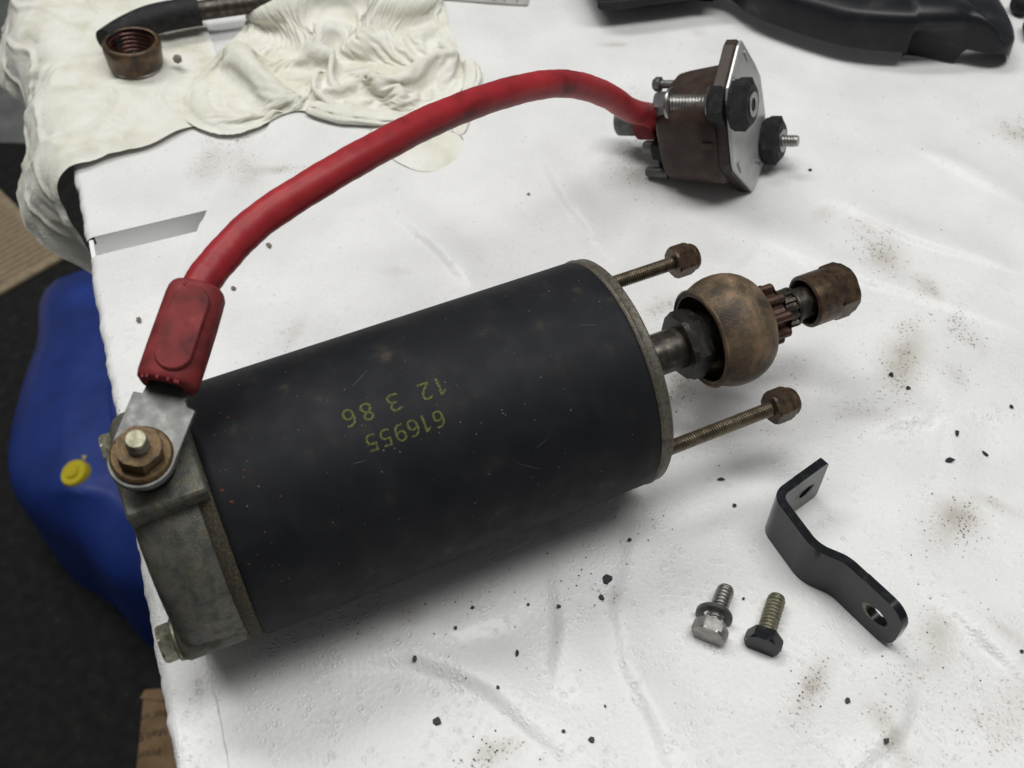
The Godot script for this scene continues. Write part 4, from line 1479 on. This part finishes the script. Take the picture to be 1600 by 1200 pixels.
# a sheet with more cloth than room, let go so that it buckles into folds
func settle_sheet(hem_line: PackedVector2Array, mid: Vector2, folds: Array, fn: FastNoiseLite) -> PackedVector3Array:
	var n := 76
	var pos := PackedVector3Array()
	var held := PackedByteArray()
	var cnt := hem_line.size()
	for i in n:
		for j in n:
			var u := 2.0 * i / (n - 1) - 1.0
			var w := 2.0 * j / (n - 1) - 1.0
			var r := maxf(absf(u), absf(w))
			var a := 0.0
			if r > 1e-6:
				if absf(u) >= absf(w):
					a = (1.0 + w / u) if u > 0.0 else (5.0 + w / u)
				else:
					a = (3.0 - u / w) if w > 0.0 else (7.0 - u / w)
			var f := fposmod(a / 8.0 + 0.06, 1.0) * cnt
			var k := int(f) % cnt
			var h := hem_line[k].lerp(hem_line[(k + 1) % cnt], f - floorf(f))
			var q := mid.lerp(h, r)
			var best := 0.0
			for fold in folds:
				var ps: Array = fold[0]
				for m in range(0, ps.size() - 2, 2):
					var sd := seg_dist(q, Vector2(ps[m], ps[m + 1]), Vector2(ps[m + 2], ps[m + 3]))
					if sd.x < float(fold[1]):
						best = maxf(best, lerpf(fold[2], fold[3], float(m) / ps.size()) * (1.0 - sd.x / float(fold[1])))
			pos.append(Vector3(q.x, 0.0010 + best * 0.75 * smoothstep(1.0, 0.86, r) + 0.0006 * absf(fn.get_noise_2d(q.x * 3.0, q.y * 3.0)), q.y))
			held.append(1 if r > 0.999 else 0)
	var ia := PackedInt32Array()
	var ib := PackedInt32Array()
	var rest := PackedFloat32Array()
	for i in n:
		for j in n:
			for d in [[0, 1, 1.0], [1, 0, 1.0], [1, 1, 1.0], [1, -1, 1.0], [0, 3, 0.96], [3, 0, 0.96]]:
				var i2: int = i + int(d[0])
				var j2: int = j + int(d[1])
				if i2 >= n or j2 >= n or j2 < 0:
					continue
				var a := i * n + j
				var c := i2 * n + j2
				var rim := maxf(absf(2.0 * i / (n - 1) - 1.0), absf(2.0 * j / (n - 1) - 1.0))
				var slack := lerpf(1.28, 1.02, smoothstep(0.72, 0.97, rim)) + 0.10 * fn.get_noise_2d(pos[a].x * 0.4, pos[a].z * 0.4)
				ia.append(a)
				ib.append(c)
				rest.append(Vector2(pos[a].x - pos[c].x, pos[a].z - pos[c].z).length() * slack * float(d[2]))
	var prev := pos.duplicate()
	var m := ia.size()
	for step in 46:
		for k in pos.size():
			if held[k] == 0:
				var q := pos[k]
				var v := (q - prev[k]) * 0.88
				prev[k] = q
				pos[k] = q + v - Vector3(0, 0.00003, 0)
		for it in 5:
			for k in m:
				var a := ia[k]
				var c := ib[k]
				var d := pos[c] - pos[a]
				var l := d.length()
				if l < 1e-7:
					continue
				d *= (l - rest[k]) / l * 0.46
				if held[a] == 0:
					pos[a] += d
				if held[c] == 0:
					pos[c] -= d
			for k in pos.size():
				var q := pos[k]
				if q.y < 0.0008:
					q.y = 0.0008
					pos[k] = q
				elif q.y > 0.021:
					q.y = lerpf(q.y, 0.021, 0.5)
					pos[k] = q
	return pos


func rag_height(q: Vector2, folds: Array, fn: FastNoiseLite, fine: FastNoiseLite) -> float:
	var w := Vector2(fn.get_noise_2d(q.x * 0.5, q.y * 0.5), fn.get_noise_2d(q.x * 0.5 + 9.0, q.y * 0.5)) * 0.0045
	var best := 0.0
	var gather := 0.0
	var pull := 0.0
	for k in folds.size():
		var f: Array = folds[k]
		var ps: Array = f[0]
		var cnt: int = ps.size() / 2
		var near := 1e9
		var along := 0.0
		var side := 1.0
		for m in cnt - 1:
			var a := Vector2(ps[m * 2], ps[m * 2 + 1])
			var c := Vector2(ps[m * 2 + 2], ps[m * 2 + 3])
			var sd := seg_dist(q + w, a, c)
			if sd.x < near:
				near = sd.x
				along = (m + sd.y) / (cnt - 1)
				side = signf((c - a).cross(q + w - a))
		# steep on the front side, long slope behind, like cloth pushed into a fold
		var wid: float = float(f[1]) * (1.0 if side > 0.0 else 2.1)
		if near < wid:
			var u := near / wid
			var h := lerpf(f[2], f[3], along) * (1.0 - pow(u, 1.25 if side < 0.0 else 1.7))
			if h > best:
				best = h
				gather = near * side * 190.0 + fn.get_noise_2d(along * 0.05 + k * 3.0, near * 0.8) * 1.6 + k * 0.37
				pull = (1.0 - u * u) * smoothstep(0.0, 0.15, along + 0.05)
	var y := 0.0022 + best * 0.92
	# long gathers that run with the fold
	var gv := absf(fposmod(gather, 1.0) - 0.5) * 2.0
	y += 0.0017 * (sqrt(gv) - 0.6) * pull * smoothstep(0.0, 0.010, best)
	# crumpling: broken V-shaped creases in several directions
	for k in 5:
		var a := 0.5 + k * 1.17
		var s := q.dot(Vector2(cos(a), sin(a))) * (46.0 + 17.0 * k) + fn.get_noise_2d(q.x * 0.35 + k * 3.0, q.y * 0.35) * 1.3
		var v := absf(fposmod(s, 1.0) - 0.5) * 2.0
		var mask := smoothstep(-0.15, 0.55, fn.get_noise_2d(q.x * 0.4 - k * 5.0, q.y * 0.4 + k * 2.0))
		y += 0.0011 * (sqrt(v) - 0.6) * mask
	for k in 4:
		var a := 1.1 + k * 0.83
		var s := q.dot(Vector2(cos(a), sin(a))) * (120.0 + 37.0 * k) + fn.get_noise_2d(q.x * 0.6 + k * 7.0, q.y * 0.6) * 1.6
		var v := absf(fposmod(s, 1.0) - 0.5) * 2.0
		y += 0.00055 * (sqrt(v) - 0.6) * smoothstep(0.0, 0.5, fn.get_noise_2d(q.x * 0.7 - k * 4.0, q.y * 0.7 + k * 9.0))
	return maxf(y + 0.00012 * fine.get_noise_2d(q.x, q.y), 0.0008)


func build_rag() -> void:
	var t := thing("cotton_rag", "crumpled off-white cotton rag, one end twisted up and one spread flat over the bench edge", "rag", Vector3(-.10, 0, -.43))
	var o := -t.position
	var fn := FastNoiseLite.new()
	fn.seed = 5
	fn.frequency = 60.0
	fn.fractal_octaves = 1
	var fine := FastNoiseLite.new()
	fine.seed = 11
	fine.frequency = 160.0
	fine.fractal_octaves = 2
	# folds: points x, z; half width; height at start and end; base height
	var folds := [
		[[-.1361, -.4900, -.1169, -.4880, -.0964, -.4890, -.0729, -.4950, -.043, -.5000], .022, .016, .010],
		[[-.0975, -.4760, -.0846, -.4660, -.0751, -.4660], .012, .021, .017],
		[[-.0748, -.4880, -.0634, -.4700, -.0493, -.4600, -.0316, -.4530], .014, .020, .008],
		[[-.0569, -.4920, -.0461, -.4760, -.0318, -.4600, -.0217, -.4530], .011, .017, .005],
		[[-.0400, -.5050, -.0326, -.4798, -.0271, -.4620], .010, .011, .005],
		[[-.1155, -.4760, -.0984, -.4670, -.0867, -.4640], .012, .023, .019],
		[[-.1406, -.4822, -.1225, -.4599, -.1041, -.4402, -.0875, -.4278, -.073, -.4270], .0130, .020, .008],
		[[-.0997, -.4585, -.0887, -.4467, -.0817, -.4382], .011, .022, .013],
		[[-.1422, -.4573, -.1255, -.4364, -.1096, -.4233, -.0944, -.4203, -.0780, -.4265], .0092, .0155, .008],
		[[-.1576, -.4571, -.1436, -.4611, -.1278, -.4523], .0085, .014, .015],
		[[-.1493, -.4433, -.1473, -.4343, -.1389, -.4308, -.1271, -.427], .0045, .0085, .006],
		[[-.1562, -.4470, -.1563, -.426, -.1493, -.4078, -.1399, -.4020], .0070, .009, .006],
		[[-.1527, -.4177, -.1408, -.4040, -.128, -.4009, -.1187, -.4089, -.1106, -.4184], .0095, .0105, .005],
		[[-.0699, -.4447, -.0595, -.4379, -.0519, -.4357, -.061, -.4292], .0115, .014, .013],
		[[-.0525, -.4404, -.041, -.4436, -.0294, -.4449, -.0243, -.4358], .0072, .0115, .006],
		[[-.0973, -.4183, -.081, -.4112, -.0639, -.4077, -.0490, -.4082], .0050, .006, .004],
		[[-.0702, -.4185, -.056, -.4183, -.0459, -.421], .0062, .007, .006],
		[[-.0443, -.4315, -.04, -.4195, -.0302, -.4094], .0075, .008, .004],
		[[-.0218, -.4570, -.0186, -.4407, -.0228, -.4122, -.0243, -.3963], .0032, .0055, .0020],
		[[-.0622, -.4045, -.0499, -.3900, -.0366, -.3800, -.0273, -.3990], .0075, .0009, .0010],
		[[-.0400, -.4200, -.0330, -.4100, -.0290, -.4010], .0090, .0030, .0011],
	]
	var f3 := FastNoiseLite.new()
	f3.seed = 31
	f3.frequency = 1.0
	f3.fractal_octaves = 2
	var b := Builder.new()
	var p := PackedVector3Array()
	for k in [15, 18, 19, 20]:
		var f: Array = folds[k]
		var ps: Array = f[0]
		var line := PackedVector3Array()
		for m in range(0, ps.size(), 2):
			line.append(Vector3(ps[m], 0, ps[m + 1]))
		line = smooth_path(line, 22)
		var cnt := line.size()
		var seg := 56
		p = PackedVector3Array()
		var arc := 0.0
		for i in cnt:
			var d := (line[mini(i + 1, cnt - 1)] - line[maxi(i - 1, 0)]).normalized()
			if i > 0:
				arc += line[i].distance_to(line[i - 1])
			var u := float(i) / (cnt - 1)
			var side := Vector3(-d.z, 0, d.x)
			var e := sqrt(maxf(0.0016, 1.0 - pow(absf(2.0 * u - 1.0), 4.0)))
			var hh := lerpf(f[2], f[3], u)
			var wid: float = float(f[1]) * (1.18 + 0.2 * f3.get_noise_2d(arc * 45.0, k * 5.0))
			for q in seg:
				var th := TAU * q / seg
				var tt := th + arc * 9.0
				var n1 := f3.get_noise_3d(arc * 14.0 + k * 7.3, cos(tt) * 1.1, sin(tt) * 1.1 + k)
				var n2 := f3.get_noise_3d(arc * 7.0 + k * 3.1, cos(tt) * 1.5 + 9.0, sin(tt) * 1.5)
				var r := 1.0 + 0.30 * n1 - 0.20 * maxf(0.0, 1.0 - absf(n2) * 6.0) + 0.02 * f3.get_noise_3d(arc * 160.0, cos(tt) * 7.0, sin(tt) * 7.0 + k)
				var y := hh * e * (0.5 + 0.5 * sin(th) * r)
				p.append(line[i] + side * (wid * e * cos(th) * r) + Vector3(0, maxf(0.0004, y), 0) + o)
		b.grid(p, cnt, seg, true, 1.0)
	# the crumpled heap: rings from the middle out to the hem, raised into sharp folds
	var hem_line := smooth2(PackedVector2Array([Vector2(-.1395, -.520), Vector2(-.1400, -.490), Vector2(-.1490, -.4640), Vector2(-.1610, -.4440), Vector2(-.1615, -.4270), Vector2(-.1545, -.4090), Vector2(-.1400, -.3985), Vector2(-.1285, -.3970), Vector2(-.1180, -.4030), Vector2(-.1090, -.4120), Vector2(-.1000, -.4150), Vector2(-.0860, -.4090), Vector2(-.0700, -.4055), Vector2(-.0520, -.4050), Vector2(-.0370, -.4130), Vector2(-.0250, -.4290), Vector2(-.0190, -.4480), Vector2(-.0230, -.4580), Vector2(-.0310, -.4850), Vector2(-.0360, -.5150), Vector2(-.0480, -.5580), Vector2(-.0850, -.5750), Vector2(-.1250, -.5600)]), 18, true)
	var mid := Vector2(-.088, -.458)
	var sheet := settle_sheet(hem_line, mid, folds, fn)
	var side_n := int(sqrt(float(sheet.size())))
	var up := 3
	var big := (side_n - 1) * up + 1
	var rows := PackedVector3Array()
	for i in side_n:
		for j in big:
			var c := mini(j / up, side_n - 2)
			var u := float(j - c * up) / up
			var at := i * side_n
			rows.append(sheet[at + c].cubic_interpolate(sheet[at + c + 1], sheet[at + maxi(c - 1, 0)], sheet[at + mini(c + 2, side_n - 1)], u))
	p = PackedVector3Array()
	for i in big:
		var c := mini(i / up, side_n - 2)
		var u := float(i - c * up) / up
		for j in big:
			var q := rows[c * big + j].cubic_interpolate(rows[(c + 1) * big + j], rows[maxi(c - 1, 0) * big + j], rows[mini(c + 2, side_n - 1) * big + j], u)
			q.y = maxf(q.y, 0.0004) + 0.00010 * fine.get_noise_2d(q.x, q.z)
			p.append(q + o)
	b.grid(p, big, big, false, -1.0)
	part(t, "twisted_end", b, mats.rag_cotton)
	# flat end: laid on the slab, then over its left edge and down
	b = Builder.new()
	p = PackedVector3Array()
	var dn := Vector2(EDGE_D.y, -EDGE_D.x)          # points right, away from the edge
	var ns := 190
	var ne := 190
	for i in ns:
		for j in ne:
			var e := lerpf(-0.052, 0.078, float(j) / (ne - 1))  # across, positive lies on the slab
			# front hem: runs obliquely over the slab
			var hem := -0.050 + 0.0022 * sin(e * 70.0) + 0.0012 * sin(e * 190.0 + 1.0)
			if e > 0.0:
				hem += -0.16 * e
			else:
				hem += -e * 0.75
			var s := lerpf(-0.26, hem, float(i) / (ns - 1))     # along the edge, towards the viewer
			var wv := fn.get_noise_2d(s * 0.30, e * 0.30)
			var w2 := fn.get_noise_2d(s * 0.8 + 4.0, e * 0.8)
			var rid := 1.0 - absf(fn.get_noise_2d(s * 0.25 + e * 0.22 + 1.0, e * 0.35 - s * 0.12)) * 5.0
			var lift := 0.0034 + 0.0016 * wv + 0.0004 * w2 + 0.0012 * maxf(0.0, rid) + crumple(s, e, fn) + 0.0001 * fine.get_noise_2d(s, e)
			lift *= lerpf(1.0, 0.10, smoothstep(0.044, 0.058, e))
			lift *= lerpf(0.55, 1.0, smoothstep(0.0, 0.008, hem - s))
			var ex := e
			var y := lift
			if e < 0.004:
				var d := 0.004 - e
				var near_hem := smoothstep(-0.10, -0.03, s)
				var rr := lerpf(0.022, 0.009, near_hem) + 0.004 * sin(s * 55.0) + 0.003 * wv
				var ang := minf(d / rr, lerpf(1.12, 1.50, near_hem) + 0.15 * sin(s * 38.0 + 1.0))
				var rest := maxf(0.0, d - ang * rr)
				ex = 0.004 - rr * sin(ang) - rest * cos(ang)
				y = lift * cos(ang) - rr * (1.0 - cos(ang)) - rest * sin(ang)
				ex -= lift * sin(ang) + 0.0035 * sin(s * 90.0 + d * 20.0) * smoothstep(0.01, 0.06, d)
			var q := EDGE_P + EDGE_D * s + dn * ex
			p.append(Vector3(q.x + o.x, y, q.y + o.z))
	b.grid(p, ns, ne, false, 1.0)
	part(t, "flat_end", b, mats.rag_cotton)


# ------------------------------------------------------------------ things on the floor
func flat_prism(b: Builder, poly: PackedVector2Array, y0: float, y1: float, ch: float, o: Vector3, soft := true) -> void:
	b.x = Transform3D(Basis(Vector3(0, 1, 0), Vector3(1, 0, 0), Vector3(0, 0, 1)), Vector3.ZERO)
	var q := PackedVector2Array()
	for w in poly:
		q.append(w + Vector2(o.x, o.z))
	b.prism(q, y0 + o.y, y1 + o.y, ch, soft)


func build_floor_items() -> void:
	# blue jerry can
	var t := thing("jerry_can", "blue plastic jerry can with a yellow cap on the floor, half hidden by the bench", "jerry can", Vector3(-.40, -.745, -.70))
	var o := -t.position
	var low := PackedVector2Array([Vector2(-.545, -.930), Vector2(-.560, -.800), Vector2(-.548, -.660), Vector2(-.515, -.595), Vector2(-.445, -.548), Vector2(-.372, -.492), Vector2(-.20, -.50), Vector2(-.18, -.93)])
	var top := PackedVector2Array([Vector2(-.485, -.865), Vector2(-.483, -.770), Vector2(-.462, -.640), Vector2(-.435, -.575), Vector2(-.398, -.560), Vector2(-.345, -.535), Vector2(-.23, -.545), Vector2(-.21, -.87)])
	var la := smooth2(low, 6, true)
	var ta := smooth2(top, 6, true)
	var p := PackedVector3Array()
	var n := la.size()
	for s in [[0.0, -.745], [0.0, -.70], [0.0, -.615], [0.10, -.588], [0.45, -.562], [0.85, -.546], [0.96, -.541], [1.06, -.5395], [1.3, -.5395]]:
		for i in n:
			var c := Vector2(-.35, -.68)
			var q := la[i].lerp(ta[i], minf(float(s[0]), 1.0))
			if float(s[0]) > 1.0:
				q = ta[i].lerp(c, (float(s[0]) - 1.0))
			p.append(Vector3(q.x + o.x, float(s[1]) + o.y, q.y + o.z))
	var b := Builder.new()
	b.grid(p, 9, n, true, -1.0)
	var cen := Vector3(-.35 + o.x, -.5393 + o.y, -.68 + o.z)
	for i in n:
		b.tri(p[8 * n + i], p[8 * n + (i + 1) % n], cen, Vector3.UP)
	part(t, "body", b, mats.blue_plastic)
	b = Builder.new()
	flat_prism(b, smooth2(PackedVector2Array([Vector2(-.425, -.72), Vector2(-.405, -.635), Vector2(-.372, -.625), Vector2(-.34, -.64), Vector2(-.34, -.74), Vector2(-.385, -.76)]), 5, true), -.541, -.522, 0.006, o)
	part(t, "handle_boss", b, mats.blue_plastic)
	b = Builder.new()
	b.x = Transform3D(Basis(Vector3(-0.25, 0.95, 0.18).normalized(), Vector3(0.95, 0.25, 0.0).normalized(), Vector3(0, 0, 1)).orthonormalized(), Vector3(-.430 + o.x, -.5500 + o.y, -.588 + o.z))
	b.lathe([Vector2(0.0, 0.0), Vector2(0.0, 0.0145), Vector2(0.012, 0.0148), Vector2(0.0150, 0.0132), Vector2(0.0152, 0.0075), Vector2(0.0180, 0.0062), Vector2(0.0182, 0.0)], 40)
	b.box(Vector3(0.002, -0.005, -0.0220), Vector3(0.007, 0.005, -0.012), 0.001)
	part(t, "cap", b, mats.yellow_plastic)
	# ribbed tan mat
	var at := Vector3(-.655, -.745, -1.121)
	t = thing("ribbed_mat", "tan ribbed cardboard mat on the floor at the left border", "mat", at)
	o = -at
	b = Builder.new()
	var d1 := Vector2(-.70, -.715)
	var d2 := Vector2(-.686, .728)
	var c0 := Vector2(-.655, -1.121)
	flat_prism(b, PackedVector2Array([c0, c0 + d1 * 0.50, c0 + d1 * 0.50 + d2 * 0.34, c0 + d2 * 0.34]), -.7445, -.738, 0.001, o, false)
	part(t, "base", b, mats.tan_mat)
	for k in 26:
		b = Builder.new()
		var s := 0.020 + k * 0.0118
		var a := c0 + d1 * s + d2 * 0.014
		var e := c0 + d1 * s + d2 * 0.325
		b.tube(PackedVector3Array([Vector3(a.x, -.7375, a.y) + o, Vector3(e.x, -.7375, e.y) + o]), PackedFloat32Array([.0036, .0036]), 8)
		part(t, "rib", b, mats.tan_mat)
	# parcel box by the bench
	at = Vector3(-.26, -.745, -.315)
	t = thing("parcel_box", "brown cardboard parcel box with black printing beside the bench, at the lower left", "box", at)
	o = -at
	b = Builder.new()
	flat_prism(b, PackedVector2Array([Vector2(-.3180, -.3630), Vector2(-.3020, -.2450), Vector2(-.20, -.2450), Vector2(-.20, -.3730)]), -.7448, -.5505, 0.0012, o, false)
	part(t, "carton", b, mats.cardboard)
	b = Builder.new()
	flat_prism(b, PackedVector2Array([Vector2(-.3195, -.3585), Vector2(-.2980, -.3560), Vector2(-.20, -.3660), Vector2(-.20, -.3745), Vector2(-.3172, -.3660)]), -.5503, -.5490, 0.0004, o, false)
	part(t, "flap", b, mats.cardboard)
	var font := SystemFont.new()
	font.font_names = PackedStringArray(["Droid Sans"])
	for q in [["Prior", -.2905, -.3090, .0], ["Mail S", -.2890, -.3255, .0], ["for us", -.2925, -.3415, .0]]:
		var tm := TextMesh.new()
		tm.font = font
		tm.text = q[0]
		tm.font_size = 48
		tm.pixel_size = 0.0088 / 48.0
		tm.depth = 0.0002
		tm.horizontal_alignment = HORIZONTAL_ALIGNMENT_LEFT
		tm.vertical_alignment = VERTICAL_ALIGNMENT_TOP
		var mi := MeshInstance3D.new()
		mi.mesh = tm
		mi.name = "printed_line" if not t.has_node("printed_line") else "printed_line_%03d" % (t.get_child_count() - 2)
		mi.material_override = mats.print_ink
		var rd := Vector3(-0.965, 0, 0.26)      # reading direction
		var upw := Vector3(0.26, 0, 0.965)      # top of the letters
		mi.transform = Transform3D(Basis(rd, upw, rd.cross(upw)), Vector3(q[1], -.5502, q[2]) + o)
		t.add_child(mi, true)


# ------------------------------------------------------------------ crumbs
func flake(x: float, z: float, size: float, label: String, long := 1.0, m: Material = null, h := 0.0) -> void:
	var b := Builder.new()
	var poly := PackedVector2Array()
	size *= 0.68
	var k := rng.randi_range(6, 9)
	var tw := rng.randf() * TAU
	for i in k:
		var a := TAU * i / k + rng.randf_range(-0.25, 0.25)
		var q := Vector2(cos(a) * long, sin(a) / sqrt(long)) * size * rng.randf_range(0.6, 1.15)
		poly.append(q.rotated(tw))
	b.x = Transform3D(Basis(Vector3(0, 1, 0), Vector3(1, 0, 0), Vector3(0, 0, 1)), Vector3.ZERO) * Transform3D(Basis(Vector3(0, 0, 1), rng.randf_range(-0.15, 0.15)), Vector3.ZERO)
	b.prism(poly, 0.0, minf(size * 0.5, 0.0006), size * 0.12)
	var o := part(self, "dirt_flake", b, m if m else mats.flake)
	o.name = numbered("dirt_flake")
	o.position = Vector3(x, wrinkle(x, z) + 0.0003 + h, z)
	tag(o, label, "dirt flake", "dirt flakes on the foam")


func build_debris() -> void:
	var F := [
		[-.0222, -.1162, .0021, "largest black flake, near the bottom edge below the starter"], [.0222, -.1103, .0016, "black pointed flake at the bottom edge, right of the largest flake"],
		[.0142, -.1518, .0012, "black flake on bubbly foam midway between starter and bottom edge"], [.0046, -.1534, .0009, "small black flake just left of the midway flake below the starter"],
		[-.0178, -.1446, .0010, "black flake below the left half of the can, above the largest flake"], [-.0297, -.1349, .0014, "four-pointed black flake left of and above the largest flake"],
		[-.0047, -.1256, .0010, "black flake above and to the right of the largest flake"], [.0011, -.1369, .0011, "elongated double black flake below the middle of the can"],
		[-.0127, -.152, .0010, "ragged black flake close under the can's shadow"], [.0382, -.1765, .0011, "black flake under the right end of the can"],
		[.0301, -.1623, .0024, "big ragged grey-black flake between the can and the silver bolt"], [.0277, -.1557, .0016, "broken black flake just below the big ragged flake"],
		[.0267, -.1205, .0007, "tiny black flake below the silver bolt, to its left"], [.0142, -.1126, .0008, "tiny black flake left of the pointed flake at the bottom edge"],
		[.1412, -.2473, .0017, "round black flake in the smudge right of the through bolts"], [.146, -.2407, .0014, "black flake at the lower edge of the smudge right of the through bolts"],
		[.1512, -.2068, .0017, "oblong black flake right of the bracket's short leg"], [.1568, -.2182, .0014, "black flake above the oblong flake right of the bracket"],
		[.1653, -.2108, .0013, "flat black flake farther right than the oblong flake"], [.1804, -.2308, .0014, "small black double flake close to the right border"],
		[.0979, -.1216, .0015, "triangular black flake below the bracket's slotted end"], [.1058, -.109, .0015, "black flake at the bottom edge below the triangular flake"],
		[.1532, -.1361, .0011, "black flake at the right border, level with the bracket's end"], [.0725, -.1554, .0009, "round black dot between the tips of the two loose bolts"],
		[.0714, -.2009, .0013, "black rectangular crumb below the front through bolt"], [.0747, -.1904, .0011, "black flake left of the bracket's bend"],
		[.1344, -.3688, .0013, "dark flake on clean foam below and right of the solenoid"],
	]
	for q in F:
		var long := 1.0
		if "elongated" in String(q[3]) or "oblong" in String(q[3]) or "rectangular" in String(q[3]):
			long = 1.7
		flake(q[0], q[1], q[2], q[3], long)
	flake(-.1014, -.3205, .0018, "tan chip right of the red cable, above its boot", 1.5, mats.chip)
	flake(-.1117, -.2948, .0016, "tan chip touching the right side of the red boot", 1.4, mats.chip)
	flake(-.1469, -.2794, .0016, "tan chip on the slab left of the red boot", 1.3, mats.chip, -0.0015)
	flake(.0078, -.3531, .0012, "pale tan crumb below the arch of the cable", 1.2, mats.chip)
	# fine grit
	var b := Builder.new()
	var centres := [[.063, -.244, .008, 40], [.058, -.236, .005, 24], [.030, -.158, .008, 22], [.147, -.25, .013, 40], [.146, -.182, .008, 30], [.175, -.266, .006, 18], [.152, -.317, .011, 30], [.0869, -.124, .007, 20], [-.008, -.107, .006, 20], [.06, -.36, .012, 26], [-.05, -.147, .008, 18], [.02, -.17, .02, 30], [0.05, -.19, .03, 40], [0.0, -.14, .05, 60], [.12, -.14, .04, 50], [.15, -.36, .06, 40], [0.0, -.33, .05, 40], [-.13, -.385, .015, 24], [.22, -.40, .02, 20]]
	for c in centres:
		for i in int(float(c[3]) * 0.6):
			var x: float = float(c[0]) + rng.randfn(0.0, 0.6) * float(c[2])
			var z: float = float(c[1]) + rng.randfn(0.0, 0.6) * float(c[2])
			var s := rng.randf_range(0.00008, 0.00030)
			var y := wrinkle(x, z) + 0.0002
			var a := rng.randf() * TAU
			b.x = Transform3D(Basis(Vector3.UP, a), Vector3(x, y, z))
			var q := [Vector3(s * 1.4, 0, 0), Vector3(0, 0, s), Vector3(-s * 1.2, 0, 0.1 * s), Vector3(0, 0, -s), Vector3(0.1 * s, s * 0.7, 0)]
			for k in 4:
				var e: Vector3 = q[k]
				var f: Vector3 = q[(k + 1) % 4]
				var m := (f - e).cross(q[4] - e).normalized()
				b.tri(e, f, q[4], m if m.y > 0.0 else -m)
	var g := part(self, "fine_grit", b, mats.flake)
	tag(g, "fine black grit scattered over the foam sheet", "grit")
	g.set_meta("kind", "stuff")
